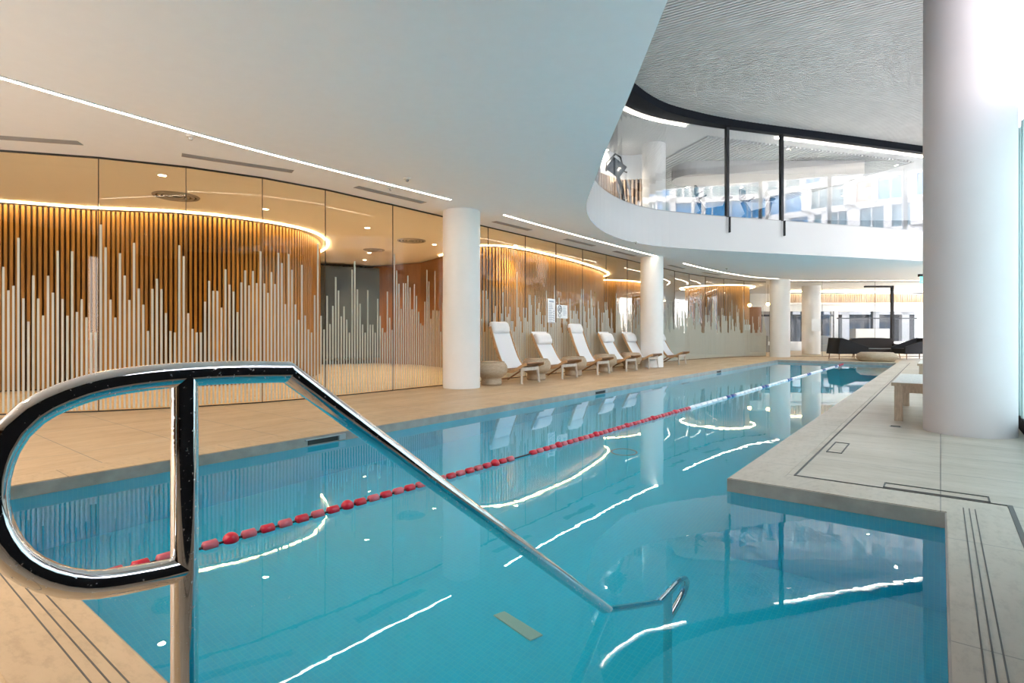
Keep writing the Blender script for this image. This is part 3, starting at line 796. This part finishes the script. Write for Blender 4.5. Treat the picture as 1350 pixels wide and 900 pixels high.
CH = [(9.43, True, 'high-backed white sling lounge chair right beside the nearest pillar'), (11.0, False, 'low white sling lounge chair with hanging bolster, second from the nearest pillar'), (12.62, True, 'high-backed white sling lounge chair under the two paper notices'),
      (14.25, False, 'low white sling lounge chair with bolster, fourth from the nearest pillar'), (15.75, False, 'low white sling lounge chair just before the second pillar'), (18.1, False, 'white sling lounge chair half hidden beyond the second pillar')]
hi_c, lo_c = make_chair(True), make_chair(False); used = set()
for y, high, l in CH:
    src = hi_c if high else lo_c
    o = src if high not in used else copy_tree(src); used.add(high)
    o.location = (-7.13, y, 0); o.rotation_euler = (0, 0, random.uniform(-.03, .03)); tag(o, l, 'lounge chair', 'lounge chairs along the glass wall')
# wicker stools
def make_stool():
    root = empty('wicker_stool')
    a = MB(); prof = [(.02, .0), (.205, .0), (.215, .03), (.205, .11), (.215, .15), (.27, .19), (.315, .25), (.328, .31), (.318, .38), (.29, .435), (.262, .458)]
    a.lathe(smooth_path(prof, .02)[1:], 56); a.build('woven_body', 'wicker', root)
    a = MB(); a.lathe([(.262, .455), (.245, .468), (.15, .472), (.02, .474)], 56); a.build('woven_top', 'wicker', root)
    a = MB(); a.tube([(.258 * math.cos(2 * PI * i / 40), .258 * math.sin(2 * PI * i / 40), .46) for i in range(40)], .014, 8, closed=True); a.build('rim', 'wicker', root)
    return root
st0 = make_stool()
for i, (y, l) in enumerate(((8.62, 'round wicker stool right against the nearest pillar'), (10.2, 'round wicker stool between the first and second lounge chair'), (11.8, 'round wicker stool between the second and third lounge chair'), (13.42, 'round wicker stool between the third and fourth lounge chair'), (15.0, 'round wicker stool between the fourth and fifth lounge chair'))):
    o = st0 if i == 0 else copy_tree(st0); o.location = (-7.22, y, 0); o.rotation_euler = (0, 0, i * .7); tag(o, l, 'stool', 'wicker stools between the lounge chairs')

# notices stuck on the glass
def notice(y0, y1, z0, z1, label, tall):
    root = empty('paper_notice', (-7.88, (y0 + y1) / 2, (z0 + z1) / 2), PI / 2); tag(root, label, 'notice', 'paper notices on the glass')
    W, Hh = y1 - y0, z1 - z0
    a = MB(); a.box((-W / 2, .0, -Hh / 2), (W / 2, .004, Hh / 2)); a.build('sheet', 'paper', root)
    a = MB(); r_ = random.Random(3)
    if tall:
        for k_ in range(9):
            z = Hh / 2 - .14 - k_ * Hh / 10.5
            a.box((-W * .36, -.003, z), (-W * .36 + W * r_.uniform(.35, .7), .001, z + .012)); a.box((-W * .36, -.003, z - .03), (-W * .36 + W * r_.uniform(.3, .6), .001, z - .02))
            if k_ > 2: a.box((W * .26, -.003, z - .02), (W * .36, .001, z + .012))
        a.box((-W * .3, -.003, Hh / 2 - .09), (W * .3, .001, Hh / 2 - .05))
    else:
        for k_ in range(6): z = Hh * .34 - k_ * Hh * .12; a.box((W * .08, -.003, z), (W * .08 + W * r_.uniform(.2, .36), .001, z + .014))
    a.build('print_lines', 'ink_grey', root)
    if not tall:
        a = MB(); a.tube([(-W * .22 + .085 * math.cos(2 * PI * i / 28), -.002, .06 + .095 * math.sin(2 * PI * i / 28)) for i in range(28)], .009, 6, closed=True)
        a.tube([(-W * .22 + .05 * math.cos(2 * PI * i / 20), -.002, -.10 + .05 * math.sin(2 * PI * i / 20)) for i in range(20)], .005, 6, closed=True)
        c0 = -W * .22
        for q in ([(c0 + .01, .105), (c0 - .005, .065), (c0 + .03, .03), (c0 + .005, 0)], [(c0 - .005, .065), (c0 - .04, .03), (c0 - .06, .035)], [(c0 + .005, .09), (c0 + .045, .075)], [(c0 + .005, .09), (c0 - .04, .09)]): a.tube([(x, -.002, z) for x, z in q], .007, 6)
        a.ball((c0 + .02, -.002, .13), .012, 8, 6); a.build('running_figure_symbol', 'ink_black', root)
notice(11.63, 11.98, 1.32, 1.93, 'tall white paper notice with lines of print on the glass', True)
notice(12.05, 12.57, 1.44, 1.79, 'white paper notice with round symbol on the glass', False)

# ================================================================ benches on the right
def make_bench():
    root = empty('slatted_bench'); Lx, Ly, h = .62, 1.8, .46
    for sx in (0, 1):
        for sy in (0, 1):
            a = MB(); x, y_ = sx * (Lx - .085), sy * (Ly - .085); a.box((x, y_, 0), (x + .085, y_ + .085, h - .04)); a.build('leg', 'bench_wood', root, bevel=.004)
    a = MB(); a.box((.085, .01, h - .12), (Lx - .085, .045, h - .04)); a.box((.085, Ly - .045, h - .12), (Lx - .085, Ly - .01, h - .04)); a.box((.01, .085, h - .12), (.045, Ly - .085, h - .04)); a.box((Lx - .045, .085, h - .12), (Lx - .01, Ly - .085, h - .04)); a.build('apron', 'bench_wood', root)
    a = MB(); n = 18
    for k_ in range(n): y0 = -.02 + k_ * (Ly + .04) / n; a.box((-.02, y0, h - .04), (Lx + .02, y0 + (Ly + .04) / n - .008, h)); 
    a.build('slatted_top', 'slat_white', root)
    a = MB(); a.box((-.024, -.026, h - .042), (Lx + .024, -.02, h - .002)); a.box((-.028, -.026, h - .042), (-.02, Ly + .024, h - .002)); a.build('edge_strip', 'bench_wood', root)
    return root
b0 = make_bench(); b0.location = (-.44, 8.05, 0); tag(b0, 'low bench with white slatted top half behind the tall pillar', 'bench', 'benches on the right deck')
b0['label'] = 'nearest low bench with white slatted top beside the tall pillar'
b1 = copy_tree(b0); b1.location = (-.33, 13.3, 0); tag(b1, 'second slatted bench, just showing left of the tall pillar', 'bench', 'benches on the right deck')
b2_ = copy_tree(b0); b2_.location = (-.26, 17.2, 0); tag(b2_, 'farthest slatted bench near the black armchair', 'bench', 'benches on the right deck')

# ================================================================ seating group at the far end
def rot_far(o, l, t, rz=0, z=0):
    o.location = far(l, t, z); o.rotation_euler = (0, 0, YAW + rz)
def make_armchair():
    root = empty('armchair')       # faces +x, side seen from -y
    for s in (-1, 1):
        y0, y1 = sorted((s * .36, s * .42))
        a = MB(); a.profile([(0, .22), (.10, .86), (.18, .86), (1.22, .50), (1.22, .22)], y0, y1); a.build('side_panel', 'black_fabric', root, bevel=.012)
    a = MB(); a.profile([(0, .22), (.10, .86), (.20, .86), (.14, .22)], -.36, .36); a.build('backrest', 'black_fabric', root, bevel=.012)
    a = MB(); a.box((.10, -.36, .22), (1.20, .36, .44)); a.build('seat_cushion', 'black_fabric', root, bevel=.03)
    for x in (.08, 1.12):
        for s in (-1, 1): a = MB(); a.tube([(x + (.02 if x < .5 else -.02), s * .33, .23), (x, s * .36, 0)], [.022, .014], 8); a.build('leg', 'teak', root)
    return root
ac = make_armchair(); rot_far(ac, 12.92, 22.3); tag(ac, 'black angular armchair left of the dark sofa', 'armchair', 'black armchairs by the far glass')
ad_ = copy_tree(ac); rot_far(ad_, 16.80, 22.3, PI); tag(ad_, 'black angular armchair right of the dark sofa, by the benches', 'armchair', 'black armchairs by the far glass')
root = empty('sofa'); rot_far(root, 15.40, 23.4); tag(root, 'dark low sofa facing the pool behind the round table', 'sofa')
a = MB(); pts = [(-.92, .34), (-.95, .60), (-.90, .76), (-.80, .83), (-.4, .85), (0, .855), (.4, .85), (.80, .83), (.90, .76), (.95, .60), (.92, .34)]
a.profile(pts, .20, .38); a.build('backrest', 'dark_fabric', root, bevel=.05, seg=3)
a = MB(); a.box((-.90, -.42, .26), (.90, .25, .42)); a.build('seat_cushion', 'dark_fabric', root, bevel=.05, seg=3)
a = MB(); a.tube([(-.88, -.42, .415), (0, -.43, .40), (.88, -.42, .415)], .012, 8); a.build('piping', 'grey_fabric', root)
for s in (-1, 1):
    a = MB(); x0, x1 = sorted((s * .84, s * .96)); a.box((x0, -.36, .26), (x1, .34, .60)); a.build('armrest', 'dark_fabric', root, bevel=.05, seg=3)
    for y_ in (-.34, .28): a = MB(); a.tube([(s * .74, y_, .27), (s * .80, y_ * 1.1, 0)], [.022, .014], 8); a.build('leg', 'teak', root)
root = empty('coffee_table'); rot_far(root, 13.70, 20.75); tag(root, 'low round woven coffee table in front of the dark sofa', 'coffee table')
a = MB(); a.lathe(smooth_path([(.02, .0), (.50, .0), (.58, .03), (.645, .12), (.655, .19), (.62, .27), (.54, .315)], .03)[1:], 56); a.build('woven_body', 'wicker', root)
a = MB(); a.lathe([(.55, .312), (.53, .33), (.02, .332)], 48); a.build('table_top', 'timber_pale', root)
# dark post with arm
root = empty('steel_post'); rot_far(root, 16.83, 24.45); tag(root, 'slim dark upright post with a horizontal arm behind the sofa', 'post')
a = MB(); a.box((-.05, -.05, 0), (.05, .05, 3.14)); a.build('upright', 'gym_black', root)
a = MB(); a.box((-1.22, -.05, 3.07), (.05, .05, 3.15)); a.build('arm', 'gym_black', root)
a = MB(); a.box((-.12, -.1, 0), (.12, .1, .02)); a.build('base_plate', 'gym_black', root)
# exit sign
root = empty('exit_sign'); rot_far(root, 16.45, 22.0, 0, ZC); tag(root, 'small green exit sign hanging from the ceiling beside the tall pillar', 'sign')
a = MB(); a.box((-.25, -.05, -.10), (.25, .05, 0)); a.build('mount', 'gym_black', root)
a = MB(); a.box((-.19, -.02, -.36), (.19, .02, -.10)); a.build('panel', 'exit_glow', root)
a = MB()
a.ball((-.045, -.022, -.145), .02, 10, 6, (1, .2, 1))
for q in ([(-.05, -.17), (-.075, -.24), (-.03, -.27), (-.04, -.33)], [(-.075, -.24), (-.12, -.26), (-.14, -.31)], [(-.055, -.18), (-.01, -.21)], [(-.055, -.18), (-.11, -.19)]): a.tube([(x, -.023, z) for x, z in q], .011, 6)
a.box((.04, -.024, -.24), (.11, -.02, -.215)); a.profile([(.10, -.27), (.15, -.2275), (.10, -.185)], -.024, -.02)
a.build('symbol', 'paper', root)

# ================================================================ room beyond the far glass
def fbox(l0, l1, t0, t1, z0, z1):
    m_ = MB(); Mx = Matrix.Rotation(YAW, 4, 'Z') @ Matrix.Identity(4)
    m_.box((l0, t0, z0), (l1, t1, z1), Mx); return m_
p = MB(); Mx = Matrix.Rotation(YAW, 4, 'Z')
for l0, l1, z0, z1 in ((10.5, 17.3, 2.35, 3.4), (10.5, 13.0, 0, 2.4), (13.0, 26, 0, .55), (19.1, 19.5, .5, 2.4), (24.2, 26, .5, 2.4), (17.3, 26, 2.35, 3.4)): p.box((l0, 33.0, z0), (l1, 33.2, z1), Mx)
struct(p.build('wall_far', 'ceiling_white'), 'white wall of the room beyond the far glass', 'wall')
p = MB()
for k_ in range(9): p.box((14.2 + k_ * .62, 33.0, .55), (14.3 + k_ * .62, 33.12, 2.36), Mx)
p.box((13.9, 32.98, 2.05), (19.2, 33.12, 2.16), Mx); p.box((19.4, 32.98, 1.9), (24.2, 33.1, 1.97), Mx); p.box((21.5, 33, .55), (21.6, 33.1, 2.36), Mx)
struct(p.build('window_91', 'mullion_dark'), 'dark framed windows of the far room', 'window')
p = MB(); s_ = MB()
s_.box((15.0, 30.4, 2.72), (24.5, 30.5, 3.18), Mx)
struct(s_.build('trim_9', 'timber_dark'), 'bulkhead in the far room', 'trim')
for k_ in range(96): p.box((15.0 + k_ * .098, 30.34, 2.72), (15.06 + k_ * .098, 30.42, 3.2), Mx)
struct(p.build('trim_10', 'timber_pale'), 'pale timber batten bulkhead in the far room', 'trim')
p = MB(); p.box((14.9, 30.2, 2.60), (24.5, 30.8, 2.72), Mx); struct(p.build('trim_11', 'ceiling_white'))
s_ = MB(); s_.strip([far(15.0, 30.15)[:2], far(24.0, 30.15)[:2]], .02, 3.30, 3.33); o = s_.build('light_strip', 'led_soft'); tag(o, 'warm light line over the batten bulkhead in the far room', 'light', 'cove lights along the timber walls')
x, y, _ = far(14.95, 27.6); pillar(x, y, .42, 0, ZC, 'round white pillar behind the far glass wall')
o = fbox(-.22, .22, -.006, 0, 1.15, 1.75).build('paper_notice', 'paper'); o.location = far(14.95, 27.16); tag(o, 'paper notice on the pillar behind the far glass', 'notice')
def lobby_sofa(l, t, w, label):
    root = empty('lobby_sofa'); rot_far(root, l, t); tag(root, label, 'sofa', 'grey sofas behind the far glass')
    a = MB(); a.box((-w / 2, -.4, .1), (w / 2, .4, .44)); a.build('seat', 'grey_fabric', root, bevel=.03)
    a = MB(); a.box((-w / 2, .22, .44), (w / 2, .42, .92)); a.build('backrest', 'grey_fabric', root, bevel=.03)
lobby_sofa(16.3, 29.0, 1.2, 'grey sofa behind the far glass beside the white pillar')
lobby_sofa(12.75, 28.0, .7, 'grey seat behind the curved glass left of the far pillar')
o = fbox(19.3, 21.2, 31.0, 31.6, 0, 1.3).build('reception_counter', 'pale_counter'); tag(o, 'pale reception counter in the room behind the dark sofa', 'counter')
# pendants
for l, px, t, z in (('left of two warm globe pendants behind the far curved glass', 11.62, 27.0, 2.42), ('right of two warm globe pendants behind the far curved glass', 12.42, 26.8, 2.46)):
    root = empty('pendant_lamp'); rot_far(root, px, t, 0, z); tag(root, l, 'lamp', 'globe pendant lamps')
    a = MB(); a.ball((0, 0, 0), .085, 16, 10); a.build('globe', 'globe_glow', root)
    a = MB(); a.tube([(0, 0, .08), (0, 0, ZC - z)], .006, 6); a.build('cord', 'gym_black', root)
    a = MB(); a.lathe([(.05, .07), (.03, .12)], 16); a.build('cap', 'bronze_lamp', root)
p = MB(); p.strip([far(11.0, 30.6)[:2], far(13.8, 30.6)[:2]], .05, 0, 2.5); struct(p.build('wall_panel', 'timber_plain'), 'brown timber panel behind the globe pendants', 'wall')
for k_, l in ((0, 11.5), (1, 11.78)):
    pass
root = empty('paper_notice'); root.location = far(10.98, 25.78, 1.18); root.rotation_euler = (0, 0, math.atan2(1.2, .63)); tag(root, 'white paper notice on the curved glass before the far pillar', 'notice', 'paper notices on the glass')
for dx in (-.2, .02): a = MB(); a.box((dx, 0, 0), (dx + .18, .004, .26)); a.build('sheet', 'paper', root)

# ================================================================ gym behind the balcony glass
p = MB(); p.prism([(-20, -4), (-12, -4), (-12, 5), (-7, 11.8)] + [q for q in offset(void, .2) if q[1] > 11.5] + [(WX, 40), (-20, 40)], ZT + .02, ZT + .06)
struct(p.build('ceiling', 'gym_grey'), 'grey ceiling of the upper floor', 'ceiling')
p = MB()
for k_ in range(56):
    u = Vector((4.61, 6.56)).normalized(); n_ = Vector((-u.y, u.x)); o_ = Vector((-5.5, 16.7)) + u * (k_ * .15)
    an = math.atan2(n_.y, n_.x); p.box((0, -.035, ZT - .035), (6.5, .035, ZT + .03), Matrix.Translation((o_.x, o_.y, 0)) @ Matrix.Rotation(an, 4, 'Z'))
struct(p.build('trim_12', 'gym_grey'), 'ribs under the upper floor ceiling', 'trim')
def up(px, py, t):
    return far((px - 675) / 728 * t, t, 1.05 + (439 - py) / 728 * t)
q = up(862, 200, 17.4); pillar(q.x, q.y, .36, ZG, ZT + .03, 'white pillar on the upper floor behind the balcony glass')
# stadium shaped bulkhead
pts = []
for a_ in range(90, 271, 15): pts.append((.8 * math.cos(math.radians(a_)), .8 * math.sin(math.radians(a_))))
pts += [(5.5, -.8), (5.5, .8)]
c0 = far(6.5, 19.6)
p = MB(); p.prism([(c0.x + a_ * CY - b_ * SY, c0.y + a_ * SY + b_ * CY) for a_, b_ in pts], 6.47, 6.98); struct(p.build('trim_13', 'gloss_white'), 'white rounded bulkhead under the upper ceiling', 'trim')
# back wall of the gym with window gaps
p = MB(); tb = 29.0
segs = [(2.0, 17.0), (19.0, 24.0)]
for l0, l1 in segs: p.box((l0, tb, ZG), (l1, tb + .15, ZT + .05), Mx)
p.box((2, tb, 6.65), (24, tb + .15, ZT + .05), Mx)
struct(p.build('wall_upper', 'gym_wall'), 'grey back wall of the upper floor with tall windows', 'wall')
p = MB(); p.box((9.3, tb + .02, 6.30), (22, tb + .1, 6.36), Mx); p.box((14.9, tb + .02, ZG), (15.1, tb + .1, 6.66), Mx); struct(p.build('window_92', 'mullion_dark'), 'dark window bars of the upper floor', 'window')
p_ = smooth_path([up(790, 240, 17.6)[:2], up(818, 240, 18.4)[:2], up(848, 240, 18.3)[:2]], .12)
w = MB(); w.strip(p_, .02, ZG, 6.15); o = w.build('wall_upper', 'timber_dark'); struct(o, 'timber batten wall of the upper floor left of its pillar', 'wall')
s = MB()
for q in resample(p_, .13): s.box((q.x - .03, q.y - .03, ZG), (q.x + .03, q.y + .03, 6.15), None)
o2 = s.build('battens', 'timber_pale', o); o2.location = Vector((SY, -CY, 0)) * .07
w = MB(); w.strip(p_, .05, 6.15, ZT + .02); struct(w.build('wall_upper', 'ceiling_white'), 'white wall above the upper timber battens', 'wall')
# light lines at the head of the balcony glass
hd = offset(void, .30)
def head_line(p0, p1, label):
    i0, i1 = sorted((arc_near(p0), arc_near(p1))); s = MB(); s.strip(hd[i0:i1 + 1], .022, ZT - .024, ZT - .005)
    o = s.build('light_strip', 'led_warm'); tag(o, label, 'light', 'light lines at the head of the balcony glass')
head_line((-6.1, 10.9), (-5.45, 15.3), 'light line at the head of the curved balcony glass, left of the dark mullions')
head_line((-3.75, 17.9), (.3, 23.5), 'light line at the head of the balcony glass, right of the dark mullions')
for i, (px, py, l) in enumerate(((926, 232, 'upper floor downlight left of the first dark mullion, higher of two'), (905, 247, 'upper floor downlight left of the first mullion, lower of two'), (997, 236, 'upper floor downlight between the two dark mullions, higher'), (978, 247, 'upper floor downlight between the two dark mullions, lower'),
      (1040, 197, 'upper floor downlight right of the second mullion'), (1182, 218, 'upper floor downlight nearest the tall pillar'), (1145, 248, 'upper floor downlight second from the tall pillar'), (1112, 258, 'upper floor downlight deep behind the glass'), (800, 198, 'upper floor downlight above the timber battens'))):
    t = 728 * (ZT - .03 - 1.05) / (439 - py); q = up(px, py, t); downlight(q.x, q.y, ZT - .022, l, 'downlights of the upper floor', .06, 160, (1, .86, .68))
for px, py, l in ((985, 196, 'round air diffuser between the two dark mullions'), (1060, 208, 'round air diffuser right of the second mullion')):
    t = 728 * (ZT - .03 - 1.05) / (439 - py); q = up(px, py, t); diffuser(q.x, q.y, ZT - .02, l, .42)
# cross trainer
q = up(812, 250, 15.4)
root = empty('cross_trainer', (q.x, q.y, ZG + .003), YAW + .5); tag(root, 'black cross trainer with tilted screen at the left bend of the balcony', 'exercise machine')
a = MB(); a.box((-.7, -.25, 0), (.7, .25, .18)); a.build('base', 'gym_black', root, bevel=.03)
a = MB(); a.tube([(.35, 0, .1), (.22, 0, .9), (.05, 0, 1.25)], .05, 10); a.build('column', 'gym_black', root)
Mt = Matrix.Translation((.0, 0, 1.45)) @ Matrix.Rotation(.6, 4, 'X') @ Matrix.Rotation(.35, 4, 'Y')
a = MB(); a.box((-.27, -.06, -.18), (.27, .06, .2), Mt); a.build('screen', 'gym_screen', root, bevel=.02)
a = MB(); a.tube([(-.34, 0, 1.32), (-.30, .05, 1.55), (.02, .05, 1.86), (.20, .05, 1.80), (.34, .05, 1.42), (.40, 0, 1.38)], .022, 8); a.build('grip', 'gym_black', root)
a = MB(); a.tube([(.40, .2, .2), (.30, .22, .8), (.2, .22, 1.1)], .025, 8); a.tube([(.40, -.2, .2), (.30, -.22, .8), (.2, -.22, 1.1)], .025, 8); a.build('lever', 'steel_grey', root)
def make_bike():
    root = empty('exercise_bike')
    a = MB(); a.box((-.55, -.25, 0), (-.45, .25, .07)); a.box((.45, -.25, 0), (.55, .25, .07)); a.box((-.5, -.04, .04), (.5, .04, .12)); a.build('base', 'gym_black', root)
    a = MB(); n = 28; a.tube([(.28 + .25 * math.cos(2 * PI * i / n), 0, .38 + .25 * math.sin(2 * PI * i / n)) for i in range(n)], .05, 10, closed=True); a.lathe([(.01, 0), (.01, .01)], 6); a.build('flywheel', 'gym_black', root)
    a = MB(); a.profile([(-.12, .12), (.15, .12), (.40, .75), (.50, .98), (.40, 1.0), (.22, .70), (-.22, .72), (-.26, .85), (-.36, .85), (-.30, .60)], -.07, .07); a.build('frame', 'gym_black', root, bevel=.02)
    a = MB(); a.ball((-.32, 0, .92), .14, 14, 8, (1.1, .8, .35)); a.build('saddle', 'gym_black', root)
    a = MB(); a.tube([(.25, -.22, 1.12), (.42, -.22, 1.05), (.48, 0, 1.04), (.42, .22, 1.05), (.25, .22, 1.12)], .022, 8); a.build('handlebar', 'gym_black', root)
    a = MB(); a.box((.44, -.13, 1.08), (.50, .13, 1.34)); a.build('console', 'gym_screen', root, bevel=.015)
    return root
bk = make_bike(); q = up(942, 270, 17.6); bk.scale = (1.2,) * 3; bk.location = (q.x, q.y, ZG + .003); bk.rotation_euler = (0, 0, YAW + 2.6); tag(bk, 'black exercise bike left of the first dark mullion', 'exercise bike', 'exercise bikes on the upper floor')
bk2 = copy_tree(bk); q = up(1000, 275, 17.9); bk2.location = (q.x, q.y, ZG + .003); bk2.rotation_euler = (0, 0, YAW + 2.2); tag(bk2, 'black exercise bike between the two dark mullions', 'exercise bike', 'exercise bikes on the upper floor')

# ================================================================ outside: street and the white building opposite
p = MB(); p.box((WX + .3, -90, -.4), (110, 130, -.15)); struct(p.build('ground', 'concrete'), 'street outside the facade', 'ground')
BX = 56.0
root = empty('building', (BX, 18, -.15), .42); tag(root, 'white building with scattered blue windows seen through the glass', 'building')
root['kind'] = 'structure'
a = MB(); a.box((.6, -75, 0), (14, 70, 48)); a.build('wall', 'facade_glass', root)
a = MB(); rnd = random.Random(11)
wins = {'facade_glass': MB(), 'facade_blue': MB(), 'facade_brown': MB()}
z = 0.0
rows = []
while z < 48:
    rows.append(z); z += 3.1
for r_i, z in enumerate(rows):
    a.box((0, -75, z - .35), (.6, 70, z + .35)); y_ = -75 + rnd.random()
    while y_ < 69:
        wpier = rnd.uniform(.5, 1.5); a.box((0, y_, z), (.6, y_ + wpier, z + 3.1)); y_ += wpier
        ww = rnd.choice((1.3, 1.6, 2.3, 2.8))
        k_ = rnd.choices(['facade_glass', 'facade_blue', 'facade_brown'], [6, 2, 2])[0]
        wins[k_].box((.40, y_, z + .3), (.46, y_ + ww, z + 2.8)); a.box((.05, y_ + ww * .5 - .03, z), (.5, y_ + ww * .5 + .04, z + 3.1)) if ww > 1.8 else None
        y_ += ww
a.build('panel_grid', 'facade_white', root)
for k_, w in wins.items(): w.build('window_panes', k_, root)

root = empty('building', far(20, 46, -.15), YAW); root['kind'] = 'structure'; tag(root, 'dark grey building across the street beyond the far windows', 'building')
a = MB(); a.box((-30, .4, 0), (40, 10, 22)); a.build('wall', 'gym_black', root)
a = MB()
for k_ in range(8): a.box((-30, 0, k_ * 3.0 - .25), (40, .45, k_ * 3.0 + .35))
for k_ in range(28): a.box((-30 + k_ * 2.5, 0, 0), (-29.4 + k_ * 2.5, .45, 22))
a.build('panel_grid', 'street_grey', root)
p = MB(); p.box((-60, 40.5, -.4), (WX + .3, 110, -.15)); struct(p.build('ground', 'street_grey'), 'street beyond the far windows', 'ground')

# ================================================================ world, sun, camera
w = bpy.data.worlds.new('World'); SC.world = w; w.use_nodes = True
nt = w.node_tree; nt.nodes.clear()
out = nt.nodes.new('ShaderNodeOutputWorld'); bg = nt.nodes.new('ShaderNodeBackground')
tc = nt.nodes.new('ShaderNodeTexCoord'); sx = nt.nodes.new('ShaderNodeSeparateXYZ'); nt.links.new(tc.outputs['Generated'], sx.inputs[0])
c = ramp(nt, sx.outputs[2], [(0.0, (1.0, .92, .85)), (.15, (.96, .91, .88)), (.60, (.76, .80, .90))])
nt.links.new(c, bg.inputs['Color']); bg.inputs['Strength'].default_value = 4.8
nt.links.new(bg.outputs[0], out.inputs[0])
sd = bpy.data.lights.new('sun', 'SUN'); sd.energy = 6.0; sd.angle = math.radians(2); sd.color = (1, .96, .9)
so = bpy.data.objects.new('sun', sd); COL.objects.link(so); so.rotation_euler = Vector((.62, .30, -.72)).to_track_quat('-Z', 'Y').to_euler()
cam = bpy.data.cameras.new('camera'); cam.sensor_width = 36; cam.lens = 728 / 1350 * 36; cam.shift_y = -11 / 1350; cam.clip_start = .02; cam.clip_end = 300
co = bpy.data.objects.new('camera', cam); COL.objects.link(co); co.location = (0, 0, 1.05); co.rotation_euler = (PI / 2, 0, YAW); SC.camera = co
vs = SC.view_settings; vs.view_transform = 'Standard'; vs.look = 'None'; vs.exposure = 1.64; vs.gamma = 1.0; vs.use_curve_mapping = False
cy = SC.cycles
cy.use_denoising = True
cy.max_bounces = 14; cy.diffuse_bounces = 5; cy.glossy_bounces = 6; cy.transmission_bounces = 8; cy.transparent_max_bounces = 24
cy.sample_clamp_indirect = 6.0; cy.caustics_refractive = True; cy.caustics_reflective = False
